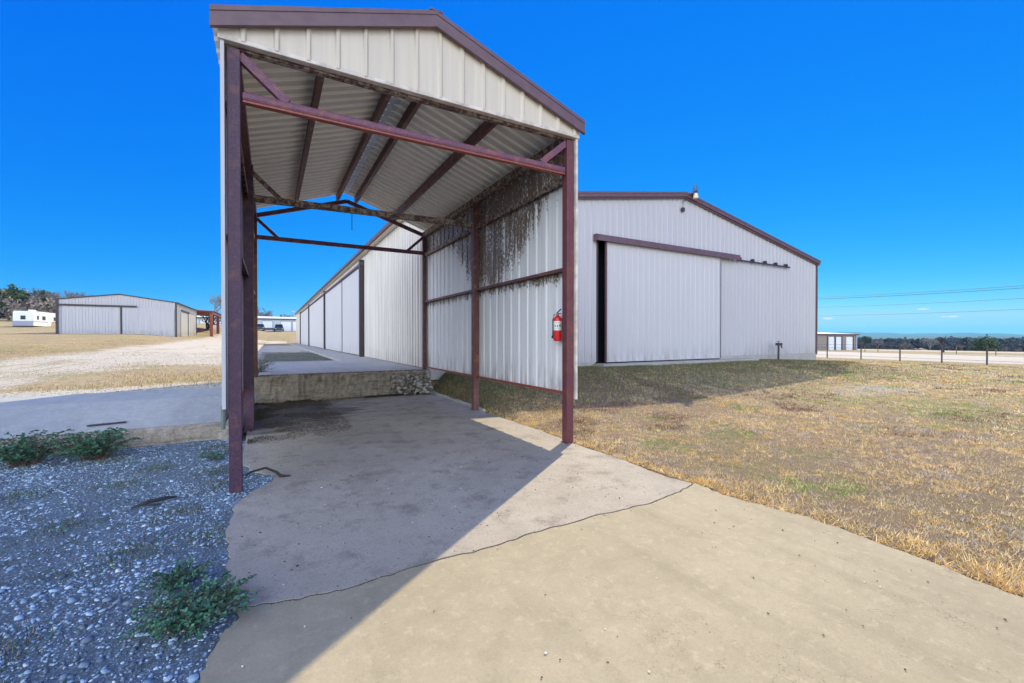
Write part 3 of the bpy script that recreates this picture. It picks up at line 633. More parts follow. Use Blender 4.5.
rl = MB(); rl.box((19.1, HY-.14, 5.15), (23.4, HY-.10, 5.22)); rail = rl.build('door_rail', 'trim_dark', hg)
for x in (19.3, 20.3, 21.3, 22.2, 23.1):
    mb = MB(); mb.box((x-.06, HY-.15, 5.21), (x+.06, HY-.035, 5.33)); mb.tube([(x, HY-.17, 5.24), (x, HY-.145, 5.24)], .06, 12); mb.build('rail_bracket', 'trim_dark', rail)
mb = MB(); mb.box((D0-.02, HY-.04, .7), (D0+.03, HY+.1, DT)); mb.build('door_jamb', 'trim_dark', hg)
# black sheet added behind the door gap, painting the interior's shade
mb = MB(); mb.box((D0+.0, HY+.6, .66), (D1, HY+.62, 5.4)); mb.build('gap_shade_sheet', 'black_gap', hg)
# floodlight and cable at the ridge
mb = MB(); mb.tube([(XP+.35, HY-.32, hz(XP)+.10), (XP+.35, HY-.30, hz(XP)+.36)], [.09, .07], 12); mb.box((XP+.2, HY-.33, hz(XP)+.0), (XP+.5, HY-.18, hz(XP)+.11)); fl = mb.build('floodlight', 'lamp_blue', hg)
mb = MB(); mb.tube([(XP+.35, HY-.33, hz(XP)-.2), (XP+.35, HY-.33, hz(XP)+.0)], [.11, .08], 12); mb.build('lamp_shade', 'lamp_cream', fl)
mb = MB(); mb.tube([(XP+.3, HY-.2, hz(XP)+.1), (XP+.1, HY-.2, hz(XP)-.1), (XP-.12, HY-.08, hz(XP)-.35), (XP-.12, HY-.08, hz(XP)-.6)], .018, 6); mb.box((XP-.2, HY-.12, hz(XP)-.75), (XP-.05, HY-.04, hz(XP)-.6)); mb.build('cable', 'trim_dark', fl)
# west doors
bays = [17.25, 33.7, 50.2, 66.5]
for k, (y0, y1) in enumerate([(17.25, 24.0), (24.05, 33.6), (33.9, 50.1), (50.4, 66.4)]):
    mb = MB(); ribbed(mb, (HX0-.10, y0+.1), (0, 1), (-1, 0), y1-y0-.15, .72, 5.2, h=.022); d = mb.build('sliding_door', 'door_white', hg)
    mb = MB(); mb.box((HX0-.13, y0+.04, .70), (HX0-.07, y0+.1, 5.22)); mb.box((HX0-.125, y0+.1, 5.2), (HX0-.07, y1, 5.25)); mb.build('door_frame', 'dark_joint', d)
mb = MB(); mb.box((HX0-.20, 17.1, 5.26), (HX0-.035, 68., 5.36)); mb.build('door_hood', 'trim_brown', hg)
for y in bays:
    mb = MB(); mb.box((HX0-.24, y-.13, .66), (HX0-.035, y+.13, 5.5)); mb.build('door_post', 'trim_dark', hg)
# standpipe by the front wall
hp = thing('standpipe', (21.9, 6.7, .45), 'dark hydrant pipe standing at the foot of the hangar wall', 'water pipe')
mb = MB(); mb.tube([(21.9, 6.7, .3), (21.9, 6.7, 1.28)], .045, 10); mb.build('pipe', 'trim_dark', hp)
mb = MB(); mb.box((21.78, 6.62, 1.24), (22.1, 6.78, 1.36)); mb.tube([(22.08, 6.7, 1.28), (22.14, 6.66, 1.1)], .03, 8); mb.build('spout', 'trim_dark', hp)
mb = MB(); mb.bar((21.75, 6.7, 1.44), (22.02, 6.7, 1.44), .03, .025); mb.tube([(21.9, 6.7, 1.36), (21.9, 6.7, 1.44)], .015, 6); mb.build('handle', 'trim_dark', hp)

# ---------------------------------------------------------------- far buildings
def bx(name, a, b, mt, parent): m_ = MB(); m_.box(a, b); return m_.build(name, mt, parent)
def wx(u, y):                                             # world x where pixel column u meets the plane Y=y
    d = _F+_R*(u-512)/433.87; return _C[0]+d[0]*(y-_C[1])/d[1]
def wy(u, x):
    d = _F+_R*(u-512)/433.87; return _C[1]+d[1]*(x-_C[0])/d[0]
SX0, SX1, SY, SZ = wx(57, 67.1), wx(176.5, 67.1), 67.1, 2.02
SYB = wy(196.5, SX1)
sh = thing('storage_shed', (SX0, SY, SZ), 'grey metal shed with dark trimmed double doors across the gravel lane', 'shed')
sp = (SX0+SX1)/2
def sz(x): return SZ+4.25+.85*(1-abs(x-sp)/(sp-SX0))
mb = MB(); ribbed(mb, (SX0, SY), U, Nn, SX1-SX0, SZ-.3, lambda u: sz(SX0+u)-.02, h=.03); mb.build('front_wall', 'far_grey', sh)
for x, nd in ((SX0, (-1, 0)), (SX1, (1, 0))):
    mb = MB(); ribbed(mb, (x, SY), (0, 1), nd, SYB-SY, SZ-.3, SZ+4.23); mb.build('side_wall', 'far_sun', sh)
mb = MB(); ribbed(mb, (SX0, SYB), U, (0, 1), SX1-SX0, SZ-.3, lambda u: sz(SX0+u)-.02); mb.build('back_wall', 'far_grey', sh)
for x0, x1 in ((SX0-.25, sp), (sp, SX1+.25)):
    a0, a1 = sz(x0), sz(x1); mb = MB()
    mb.add([(x0,SY-.15,a0),(x1,SY-.15,a1),(x1,SYB+.1,a1),(x0,SYB+.1,a0),(x0,SY-.15,a0+.1),(x1,SY-.15,a1+.1),(x1,SYB+.1,a1+.1),(x0,SYB+.1,a0+.1)],[(0,3,2,1),(4,5,6,7),(0,1,5,4),(1,2,6,5),(2,3,7,6),(3,0,4,7)]); mb.build('roof', 'trim_dark', sh)
bx('corner_trim', (SX0-.08, SY-.12, SZ-.3), (SX0+.16, SY-.035, sz(SX0)), 'trim_dark', sh); bx('corner_trim', (SX1-.1, SY-.1, SZ-.3), (SX1+.08, SY-.035, sz(SX1)), 'trim_dark', sh)
bx('door_hood', (wx(57.8, SY), SY-.28, SZ+3.5), (wx(137, SY), SY-.04, SZ+3.72), 'trim_dark', sh)
for x0, x1 in ((SX0+.35, wx(121.2, SY)-.08), (wx(121.2, SY)+.05, SX1-.2)):
    mb = MB(); ribbed(mb, (x0, SY-.14), U, Nn, x1-x0, SZ-.25, SZ+3.5, h=.02); d = mb.build('sliding_door', 'far_grey', sh)
    bx('door_edge', (x0-.05 if x0 > SX0+1 else x0, SY-.18, SZ-.25), (x0+.10, SY-.135, SZ+3.5), 'trim_dark' if x0 > SX0+1 else 'rv_grey', d)
mb = MB(); mb.box((SX1+.035, wy(181, SX1), SZ+3.3), (SX1+.2, wy(188.5, SX1), SZ+3.5)); mb.build('door_hood', 'trim_dark', sh)
for y0, y1 in ((wy(180.5, SX1), wy(187.2, SX1)), (wy(188, SX1), wy(195.5, SX1))):
    mb = MB(); ribbed(mb, (SX1+.08, y0), (0, 1), (1, 0), y1-y0, SZ-.2, SZ+3.3, h=.02); d = mb.build('sliding_door', 'far_sun', sh)
    bx('door_edge', (SX1+.06, y1, SZ-.2), (SX1+.16, y1+.2, SZ+3.3), 'trim_dark', d)
# open pole shed behind it
ps = thing('pole_shed', (-10.6, 85, SZ), 'open pole shed with red brown posts and low roof behind the grey shed', 'pole shed')
PX = -8.3; py = [wy(u, PX) for u in (211.5, 218, 224)]
for k, y in enumerate(py):
    bx('post', (PX-.22, y-.2, SZ-.2), (PX+.22, y+.2, SZ+3.7), 'red_oxide' if k == 0 else 'beam_paint', ps); bx('post', (-19.4, y-.2, SZ-.2), (-19.1, y+.2, SZ+4.3), 'trim_dark', ps)
bx('fascia', (PX-.1, SYB+.3, SZ+3.71), (PX+.12, py[-1]+3, SZ+4.15), 'beam_paint', ps)
mb = MB(); mb.add([(PX+.3, SYB+.2, SZ+4.22), (PX+.3, py[-1]+3.2, SZ+4.22), (-19.6, py[-1]+3.2, SZ+4.75), (-19.6, SYB+.2, SZ+4.75)], [(0, 1, 2, 3)]); mb.build('roof', 'red_oxide', ps, solid=.08)
# long back building
BY = 139.; BZ = 3.55
bb = thing('long_building', (-37, BY, BZ), 'long pale blue storage building with white roof at the end of the lane', 'building')
mb = MB(); ribbed(mb, (-37, BY), U, Nn, 61, BZ-.6, BZ+3.7, pitch=.6); mb.build('front_wall', 'far_pale', bb)
mb = MB(); mb.add([(-37.3, BY-.5, BZ+3.75), (24.3, BY-.5, BZ+3.75), (24.3, BY+6, BZ+4.5), (-37.3, BY+6, BZ+4.5)], [(0, 1, 2, 3)]); mb.add([(-37.3, BY+12.5, BZ+3.75), (24.3, BY+12.5, BZ+3.75), (24.3, BY+6, BZ+4.5), (-37.3, BY+6, BZ+4.5)], [(3, 2, 1, 0)]); mb.build('roof', 'far_roof_white', bb, solid=.08)
bx('eave_trim', (-37.3, BY-.56, BZ+3.45), (24.3, BY-.45, BZ+3.7), 'trim_dark', bb)
bx('end_wall', (-37, BY+.03, BZ-.6), (-36.9, BY+12, BZ+3.7), 'far_pale', bb); bx('end_wall', (23.9, BY+.03, BZ-.6), (24, BY+12, BZ+3.7), 'far_pale', bb); bx('back_wall', (-37, BY+12, BZ-.6), (24, BY+12.1, BZ+3.7), 'far_pale', bb)
for u0, u1 in ((262.5, 272.5), (281, 291), (200, 206), (214, 221), (293, 297)):
    x0, x1 = wx(u0, BY), wx(u1, BY)
    d = bx('roll_door', (x0, BY-.10, BZ-.6), (x1, BY-.06, BZ+2.9), 'rv_white', bb)
    m_ = MB(); m_.box((x0-.16, BY-.12, BZ-.6), (x0, BY-.05, BZ+3.05)); m_.box((x1, BY-.12, BZ-.6), (x1+.16, BY-.05, BZ+3.05)); m_.box((x0, BY-.12, BZ+2.9), (x1, BY-.05, BZ+3.05)); m_.build('door_frame', 'rv_grey', d)
# small storage building to the east
def east_bld():
    A = at(816.2, 72); x0, y0 = A[0], A[1]; Lb = 13.7; z0 = -.62
    t = thing('storage_building', (x0, y0, z0), 'small tan storage building with three white roll doors beyond the road', 'building')
    mb = MB(); ribbed(mb, (x0, y0), U, Nn, Lb, z0-.4, z0+2.85, h=.02); mb.build('front_wall', 'far_tan', t)
    for x in (x0, x0+Lb): bx('end_wall', (x-.05, y0+.02, z0-.4), (x+.05, y0+9, z0+2.85), 'far_tan', t)
    bx('back_wall', (x0, y0+9, z0-.4), (x0+Lb, y0+9.1, z0+2.85), 'far_tan', t)
    mb = MB(); mb.add([(x0-.3, y0-.3, z0+2.9), (x0+Lb+.3, y0-.3, z0+2.9), (x0+Lb+.3, y0+9.3, z0+3.45), (x0-.3, y0+9.3, z0+3.45)], [(0, 1, 2, 3)]); mb.build('roof', 'far_roof_white', t, solid=.08)
    bx('eave_trim', (x0-.3, y0-.36, z0+2.72), (x0+Lb+.3, y0-.3, z0+2.95), 'trim_brown', t)
    for u0, u1 in ((828.2, 833.6), (835.6, 840.6), (845.8, 852)):
        xa, xb = wx(u0, y0), wx(u1, y0); d = bx('roll_door', (xa, y0-.09, z0-.3), (xb, y0-.05, z0+2.4), 'rv_white', t)
        m_ = MB(); m_.box((xb, y0-.14, z0-.3), (xb+.35, y0-.03, z0+2.5)); m_.build('door_frame', 'trim_dark', d)
    bx('corner_trim', (x0+Lb-.4, y0-.12, z0-.4), (x0+Lb+.06, y0-.03, z0+2.85), 'rv_grey', t)
east_bld()
# white houses on the hill behind
for u, v, lb, d_ in ((11.5, 296.5, 'white gabled house high on the wooded hill, left of its neighbour', 330), (21.5, 297, 'white gabled house on the wooded hill beside the pale mast', 345)):
    P = at(u, d_, v); t = thing('house', tuple(P), lb, 'house', None); wz = 5.; mb = MB()
    mb.box((P[0]-3, P[1]-2.5, P[2]-4), (P[0]+3, P[1]+2.5, P[2]+.2)); mb.add([(P[0]-3, P[1]-2.5, P[2]+.2), (P[0]+3, P[1]-2.5, P[2]+.2), (P[0], P[1]-2.5, P[2]+2)], [(0, 1, 2)]); mb.build('wall', 'house_white', t)
    mb = MB(); mb.add([(P[0]-3.4, P[1]-3, P[2]+.05), (P[0], P[1]-3, P[2]+2.2), (P[0], P[1]+3, P[2]+2.2), (P[0]-3.4, P[1]+3, P[2]+.05), (P[0]+3.4, P[1]-3, P[2]+.05), (P[0]+3.4, P[1]+3, P[2]+.05)], [(0, 1, 2, 3), (1, 4, 5, 2)]); mb.build('roof', 'house_white', t, solid=.2)

# ---------------------------------------------------------------- vehicles
def wheel(parent, x, y, z, r_, wd, ax=(0, 1)):
    mb = MB(); a = Vector((x-ax[0]*wd/2, y-ax[1]*wd/2, z)); b = Vector((x+ax[0]*wd/2, y+ax[1]*wd/2, z)); mb.tube([a, b], r_, 16); w_ = mb.build('wheel', 'tire', parent)
    mb = MB(); e = Vector((ax[0], ax[1], 0))*.02; mb.tube([a-e, b+e], r_*.55, 12); mb.build('rim', 'rim', w_)
# travel trailer
A = at(33.4, 74); rz = float(H(A[0], A[1])); 
rv = thing('travel_trailer', (A[0], A[1], rz), 'white travel trailer with grey lower band parked by the brush', 'travel trailer')
rv0 = rv; zf = rz+.22; x1 = A[0]; y0 = A[1]; wid = 2.45; ln = 9.5
mb = MB(); pr = [(0, 0), (ln*.72, 0), (ln*.76, .9), (ln, 1.0), (ln, 2.35), (ln*.95, 2.6), (.3, 2.55), (0, 2.2)]
n = len(pr); mb.add([(x1, y0+a_, zf+b_) for a_, b_ in pr]+[(x1-wid, y0+a_, zf+b_) for a_, b_ in pr], [tuple(range(n)), tuple(range(n, 2*n))[::-1]]+[(i, n+i, n+(i+1)%n, (i+1)%n) for i in range(n)])
mb.build('body', 'rv_white', rv, bevel=.06)
mb = MB(); mb.box((x1-wid-.015, y0-.02, zf+.02), (x1+.0, y0+.05, zf+.85)); mb.box((x1-.02, y0+.05, zf+.75), (x1+.02, y0+ln*.7, zf+.83)); mb.build('stripe', 'rv_grey', rv)
bx('window', (x1-wid*.62, y0-.04, zf+1.1), (x1-wid*.38, y0+.02, zf+1.75), 'glass_dark', rv)
for ya, yb in ((1.4, 2.), (3.4, 4.6), (8.0, 9.0)): bx('window', (x1-.02, y0+ya, zf+1.15), (x1+.03, y0+yb, zf+1.8), 'glass_dark', rv)
bx('door', (x1-.02, y0+5.6, zf+.1), (x1+.03, y0+6.3, zf+2.), 'rv_white', rv); bx('roof_vent', (x1-1.3, y0+2, zf+2.5), (x1-.6, y0+2.9, zf+2.85), 'rv_white', rv)
bx('bumper', (x1-wid+.1, y0-.25, zf-.15), (x1-.1, y0-.05, zf), 'trim_dark', rv)
for ya in (3.4, 4.4):
    for xx in (x1-.15, x1-wid+.15): wheel(rv, xx, y0+ya, rz+.05, .36, .25, (1, 0))
# dark cars by the long building
def car(u, y, wid, lb, hgt=1.75):
    x = wx(u, y); z = float(H(x, y)); t = thing('parked_car', (x, y, z), lb, 'car', 'cars by the long building')
    h2 = wid/2; mb = MB(); mb.box((x-h2, y-2.2, z+.35), (x+h2, y+2.2, z+1.0)); mb.build('body', 'car_dark', t, bevel=.12)
    mb = MB(); mb.add([(x-h2*.92, y-1.5, z+1.), (x+h2*.92, y-1.5, z+1.), (x+h2*.92, y+1.9, z+1.), (x-h2*.92, y+1.9, z+1.), (x-h2*.75, y-.9, z+hgt), (x+h2*.75, y-.9, z+hgt), (x+h2*.75, y+1.6, z+hgt), (x-h2*.75, y+1.6, z+hgt)], [(0,3,2,1),(4,5,6,7),(0,1,5,4),(1,2,6,5),(2,3,7,6),(3,0,4,7)]); mb.build('cabin', 'glass_dark', t, bevel=.08)
    for sx in (-1, 1):
        for sy in (-1.4, 1.4): wheel(t, x+sx*(h2-.1), y+sy, z+.36, .36, .24, (1, 0))
        bx('headlight', (x+sx*h2*.7-.15, y-2.24, z+.62), (x+sx*h2*.7+.15, y-2.18, z+.8), 'rim', t)
car(279, 134, 2.3, 'dark blue pickup sized car parked between the white roll doors', 2.0); car(260.6, 134, 2.0, 'dark car parked left of the first roll door, half behind the canopy post')
x = wx(269, 133); z = float(H(x, 133)); ut = thing('utility_trailer', (x, 133, z), 'low dark flat utility trailer parked before the white roll door', 'trailer')
bx('bed', (x-1.2, 131.5, z+.45), (x+1.2, 134.5, z+.65), 'trim_dark', ut); bx('side_rail', (x-1.25, 131.4, z+.66), (x+1.25, 131.5, z+1.0), 'trim_dark', ut)
for s in (-1, 1): wheel(ut, x+s*1.3, 133, z+.3, .3, .2, (1, 0))

# ---------------------------------------------------------------- fence, wires
us = [(827.4, 334.3, 357.7), (860.8, 342, 359.2), (899.5, 343.5, 361), (941.8, 345.6, 362.7), (986.2, 346.7, 364.7)]
fpos = [(39.8, 12.87, 1.75), (39.25, 10.34, 1.3), (38.6, 7.8, 1.25), (38.3, 5.56, 1.15), (37.9, 3.44, 1.15), (37.5, 1.3, 1.15), (37.1, -.9, 1.15)]
names = ['tall corner fence post nearest the hangar corner', 'second wire fence post from the hangar corner, near the storage building', 'wire fence post in front of the tan field, third from the hangar', 'wire fence post standing in line with the bare trunk', 'dark wire fence post in front of the round green tree', 'wire fence post at the right edge of the yard', 'wire fence post past the right edge of the yard']
for (x, y, h_), nm in zip(fpos, names):
    z = float(H(x, y)); t = thing('fence_post', (x, y, z), nm, 'fence post', 'posts of the wire fence along the yard')
    mb = MB(); mb.tube([(x, y, z-.2), (x, y, z+h_)], .042, 8); mb.build('shaft', 'fence_steel', t); mb = MB(); mb.tube([(x, y, z+h_), (x, y, z+h_+.05)], [.05, .025], 8); mb.build('cap', 'fence_steel', t)
fw = thing('wire_fence', (38.3, 5.5, 0), 'thin wire strands strung between the dark fence posts', 'fence wire')
pl = [(45, 33, 1.2)]+[p for p in fpos]+[(36, -8, 1.15)]
for hh in (.25, .55, .85, 1.1):
    mb = MB(); pts = [(x-.06, y, float(H(x, y))+min(hh, h_-.05)) for x, y, h_ in pl]; mb.tube(pts, .010, 4); mb.build('strand', 'wire_metal', fw)
# low marker posts on the far verge
for k, (u, d_, h_) in enumerate(((956.5, 52, .95), (996, 46, .75), (865, 60, .8), (878, 62, .6))):
    P = at(u, d_); z = float(H(P[0], P[1])); t = thing('marker_post', (P[0], P[1], z), ['thin marker post on the far verge right of the bare trunk', 'short marker post with a cross bar on the far verge at right', 'thin pale marker post beyond the road near the storage building', 'lowest marker post beyond the road near the storage building'][k], 'marker post')
    mb = MB(); mb.tube([(P[0], P[1], z-.1), (P[0], P[1], z+h_)], .04, 6)
    if k == 1: mb.bar((P[0]-.9, P[1]+.5, z+h_-.05), (P[0]+.05, P[1], z+h_-.03), .05, .05)
    mb.build('stake', 'wood_pole', t)
# power lines: run between two poles outside the picture
pa = at(770, 95); pb = at(1085, 65); 
for P, lb in ((pa, 'wooden utility pole hidden behind the hangar'), (pb, 'wooden utility pole past the right edge of the yard')):
    z = float(H(P[0], P[1])); t = thing('utility_pole', (P[0], P[1], z), lb, 'utility pole'); mb = MB(); mb.tube([(P[0], P[1], z-.5), (P[0], P[1], 10.2)], [.17, .11], 10); mb.build('pole', 'wood_pole', t)
    mb = MB(); mb.box((P[0]-.9, P[1]-.06, 9.55), (P[0]+.9, P[1]+.06, 9.7)); mb.build('crossarm', 'wood_pole', t)
for z, dy, rr, lb in ((9.95, .7, .03, 'thin uppermost power line in the right sky'), (9.55, 0, .035, 'thick upper power line just below the uppermost one'), (7.9, 0, .025, 'middle power line crossing the right sky'), (6.15, 0, .025, 'lowest power line above the horizon at right')):
    mb = MB(); pts = []
    for k in range(21):
        t = k/20; q = pa*(1-t)+pb*t; pts.append((q[0]+dy*.5, q[1], z-.55*(1-(2*t-1)**2)*.6+.2))
    mb.tube(pts, rr, 5); tag(mb.build('power_line', 'cable'), lb, 'power line', 'power lines across the right sky')
P = at(294.8, 155); t = thing('light_pole', (P[0], P[1], 3.5), 'thin pale pole with small arm behind the long building', 'light pole')
mb = MB(); mb.tube([(P[0], P[1], 3.2), (P[0], P[1], 11.2)], .09, 6); mb.build('pole', 'galv', t); bx('arm', (P[0]-1.2, P[1]-.1, 11.0), (P[0]+.1, P[1]+.1, 11.2), 'galv', t)
P = at(27.6, 345, 290); t = thing('mast', (P[0], P[1], P[2]-14), 'pale upright mast on the wooded hill beside the houses', 'mast'); mb = MB(); mb.tube([(P[0], P[1], P[2]-14), (P[0], P[1], P[2])], [.5, .4], 8); mb.build('pole', 'house_white', t)

# ---------------------------------------------------------------- trees
def bare_tree(name, base, h, label, seed, spread=.8, mt='twig', bark='bark', levels=5, lean=(0, 0), tr=.035, cat='tree', group=None, twigr=.012):
    r = random.Random(seed); z = base[2]; t = thing(name, tuple(base), label, cat, group); B = Vector(base)
    tk = MB(); br = MB(); dirn = Vector((lean[0], lean[1], 1)).normalized(); th = h*.28
    top = B+dirn*th; tk.tube([B-Vector((0,0,.2)), B+dirn*th*.5, top], [h*tr, h*tr*.8, h*tr*.7], 7); tk.build('trunk', bark, t)
    def rec(p, d, l, rad, lv):
        q = p+d*l; mid = p+d*l*.5+Vector((r.uniform(-1,1), r.uniform(-1,1), r.uniform(-.3,.5)))*l*.10
        br.tube([p, mid, q], [rad, rad*.8, rad*.6], 3 if lv > 1 else 5, cap=False)
        if lv >= levels: return
        for _ in range(3 if lv < 3 else r.choice((3, 4))):
            ax = Vector((r.gauss(0,1), r.gauss(0,1), r.gauss(0,.6))).normalized()
            nd = (d+ax*spread+Vector((0,0,.18))).normalized(); rec(p+d*l*r.uniform(.55, 1), nd, l*r.uniform(.58, .8), max(rad*.58, h*twigr*.3), lv+1)
    for _ in range(4):
        ax = Vector((r.gauss(0,1), r.gauss(0,1), r.uniform(0,.6))).normalized(); rec(top-dirn*th*r.uniform(0, .3), (dirn+ax*spread).normalized(), h*.26, h*tr*.5, 1)
    br.build('crown', mt, t); return t
def blob_leaves(c, rad, n, size, seed=0, flat=.75):
    g = np.random.default_rng(seed); k = max(3, n//60); cc = g.normal(size=(k, 3)); cc /= np.linalg.norm(cc, axis=1)[:, None]; cc *= g.uniform(.3, .95, (k, 1))*np.array([rad, rad, rad*flat])
    idx = g.integers(0, k, n); p = np.array(c)+cc[idx]+g.normal(size=(n, 3))*rad*.17
    a = g.normal(size=(n, 3)); a /= np.linalg.norm(a, axis=1)[:, None]; b = g.normal(size=(n, 3)); b -= a*(a*b).sum(1)[:, None]; b /= np.linalg.norm(b, axis=1)[:, None]
    s = size*g.uniform(.5, 1.3, (n, 1)); V = np.stack([p-a*s, p+b*s*.7, p+a*s, p-b*s*.7], 1).reshape(-1, 3)
    return V, np.arange(4*n).reshape(n, 4)
def leaf_tree(base, h, rad, label, seed, mt='cedar', n=1400, size=.28, group=None):
    t = thing('tree', tuple(base), label, 'tree', group); mb = MB(); B = Vector(base)
    mb.tube([B-Vector((0,0,.3)), B+Vector((0,0,h*.35)), B+Vector((.1,0,h*.8))], [h*.03, h*.024, h*.008], 7); mb.build('trunk', 'bark', t)
    V, F_ = blob_leaves((base[0], base[1], base[2]+h-rad*.8), rad, n, size, seed); V2, F2 = blob_leaves((base[0], base[1], base[2]+h*.4), rad*.8, n//3, size, seed+1)
    npmesh('crown', np.concatenate([V, V2]), np.concatenate([F_, F2+len(V)]), mt, parent=t); return t
def gp(u, d_): P = at(u, d_); return (P[0], P[1], float(H(P[0], P[1])))
# behind shed and long building
bare_tree('bare_tree', gp(67, 100), 8.6, 'bare treetop showing over the left end of the grey shed roof', 1, levels=5, mt='twig_grey')
bare_tree('bare_tree', gp(77, 104), 8.9, 'bare treetop above the middle left of the grey shed roof', 2, levels=5, mt='twig_grey')
bare_tree('bare_tree', gp(46, 108), 9.6, 'bare tree behind the white trailer, left of the grey shed', 31, levels=5, mt='twig_grey')
b_ = gp(203.5, 92); bare_tree('bare_tree', (b_[0], b_[1], 2.1), 6.5, 'dark crooked bare tree seen under the pole shed roof', 3, lean=(.5, 0), mt='dark_bark', bark='dark_bark', levels=4, tr=.06)
bare_tree('bare_tree', gp(215, 128), 10.2, 'bare tree rising above the pole shed roof', 4, levels=5, mt='twig_grey')
for k, (u, d_, h_, lb) in enumerate(((260, 158, 11.5, 'leafless tree above the long building next to the canopy posts'), (269, 165, 10., 'bushy leafless tree above the long building roof'), (282, 170, 8.2, 'low rounded tree behind the long building, nearest the thin pole'))):
    if k < 2: bare_tree('bare_tree', (at(u, d_)[0], at(u, d_)[1], 3.5), h_, lb, 10+k, levels=5, spread=1., mt='twig')
    else: leaf_tree((at(u, d_)[0], at(u, d_)[1], 3.5), h_, 4.5, lb, 12, 'mid_green', 900, .35)
# brush and woods behind the trailer: one far mass
Vs = []; Fs = []; o_ = 0; g_ = np.random.default_rng(5)
for k in range(210):
    u = g_.uniform(-60, 62); d_ = g_.uniform(96, 330); P = at(u, d_); z = float(H(P[0], P[1]))
    top = np.interp(u, [-60, 0, 20, 40, 62], [292, 297, 302, 306, 312])+g_.uniform(0, 8); ztop = 1.6+(338-top)*d_/433.87
    f_ = min(1, (d_-80)/250); h_ = g_.uniform(4, 8); zc = z+(ztop-z-h_*.6)*f_+h_*.4
    V, F_ = blob_leaves((P[0], P[1], zc), h_*.62, 330, .32+d_*.0012, int(k), .8); Vs.append(V); Fs.append(F_+o_); o_ += len(V)
tag(npmesh('woodland', np.concatenate(Vs), np.concatenate(Fs), 'brush'), 'grey brown brush and leafless woods climbing the hill behind the trailer', 'woods', kind='stuff')
for k, (u, d_, h_, m_, lb) in enumerate(((9, 100, 8., 'mid_green', 'bright green cedar in the brush behind the trailer'), (22, 112, 8., 'cedar', 'dark green cedar standing above the trailer roof'), (2, 150, 9, 'cedar', 'tall dark cedar at the left edge of the wooded hill'), (47, 120, 8.5, 'cedar', 'dark cedar between the trailer and the grey shed'))):
    leaf_tree(gp(u, d_), h_, h_*.32, lb, 40+k, m_, 1000, .3)
# valley woods in the east: one far mass
Vs = []; Fs = []; o_ = 0
for k in range(900):
    u = g_.uniform(800, 1150); d_ = 210+900*g_.random()**1.4; P = at(u, d_); z = float(H(P[0], P[1])); top = 338.2+g_.normal()*.9+(3 if d_ < 300 else 0); zt = 1.6-(top-338)*d_/433.87
    h_ = min(zt-z, 13) if zt-z > 4 else 5; h_ = h_*g_.uniform(.7, 1.02); n_ = 90
    V, F_ = blob_leaves((P[0], P[1], z+h_*.55), h_*.5, n_, .9+d_*.0012, int(k), .95); Vs.append(V); Fs.append(F_+o_); o_ += len(V)
tag(npmesh('valley_woods', np.concatenate(Vs), np.concatenate(Fs), 'far_wood'), 'dark band of woods filling the valley beyond the road', 'woods', kind='stuff')
leaf_tree(gp(985, 118), 4.4, 3.4, 'round dark green tree in the field beyond the road', 60, 'cedar', 1600, .3)
leaf_tree(gp(866, 240), 9.0, 2.6, 'dark tree right of the small storage building', 61, 'cedar', 900, .35)
bare_tree('bare_tree', gp(943.5, 62), 2.9, 'dark bare forked trunk just beyond the road', 62, levels=4, mt='dark_bark', bark='dark_bark', tr=.05, spread=.55)
bare_tree('bare_tree', gp(930, 125), 5.2, 'pale leafless tree left of the dark forked trunk', 63, levels=5, mt='twig_grey')
for k, u in enumerate((878, 905, 962, 1005, 1018)):
    bare_tree('shrub', gp(u, 115+6*k), 3.4, ['low brown shrub beyond the road, nearest the storage building', 'low brown shrub beyond the road, left of the pale leafless tree', 'low brown shrub between the forked trunk and the round green tree', 'low brown shrub just right of the round green tree', 'low brown shrub at the right end of the far field'][k], 70+k, levels=5, mt='twig', spread=1.1, cat='shrub')
P = gp(917, 240); t = thing('house', P, 'low house with reddish roof in the valley behind the road', 'house'); bx('wall', (P[0]-5, P[1]-3, P[2]), (P[0]+5, P[1]+3, P[2]+2.4), 'house_white', t)
mb = MB(); mb.add([(P[0]-5.5, P[1]-3.5, P[2]+2.3), (P[0]+5.5, P[1]-3.5, P[2]+2.3), (P[0]+5.5, P[1], P[2]+3.6), (P[0]-5.5, P[1], P[2]+3.6), (P[0]+5.5, P[1]+3.5, P[2]+2.3), (P[0]-5.5, P[1]+3.5, P[2]+2.3)], [(0, 1, 2, 3), (3, 2, 4, 5)]); mb.build('roof', 'pink_roof', t, solid=.1)
# hills
def hill(u0, u1, d0, topf, name='hills', rows=14, wid=.35, nn=90):
    vs = []; 
    for q in range(rows):
        t = q/(rows-1); dd = d0*(1+wid*(t-.5)*2); prof = math.sin(math.pi*t)
        for k in range(nn):
            u = u0+(u1-u0)*k/(nn-1); P = at(u, dd); e = sm(0, .12, k/(nn-1))*sm(0, .12, 1-k/(nn-1)); Q = 1.6+(338-topf(u))*d0/433.87
            vs.append((P[0], P[1], -12+(Q+12)*prof*e+3*math.sin(k*1.7+q)*prof*(d0/3000)))
    mb = MB(); mb.add(vs, [(q*nn+k, q*nn+k+1, (q+1)*nn+k+1, (q+1)*nn+k) for q in range(rows-1) for k in range(nn-1)]); return tag(mb.build(name, 'hill_cover', smooth=True), kind='structure')
hill(560, 1500, 5200, lambda u: 333.4+.5*math.sin(u*.02)+.6*math.sin(u*.05))
hill(600, 1400, 2600, lambda u: 336.4+.4*math.sin(u*.03+1))
hill(-900, 130, 900, lambda u: np.interp(u, [-900, 0, 22, 40, 60, 90, 130], [285, 290, 289, 295, 303, 318, 330]))

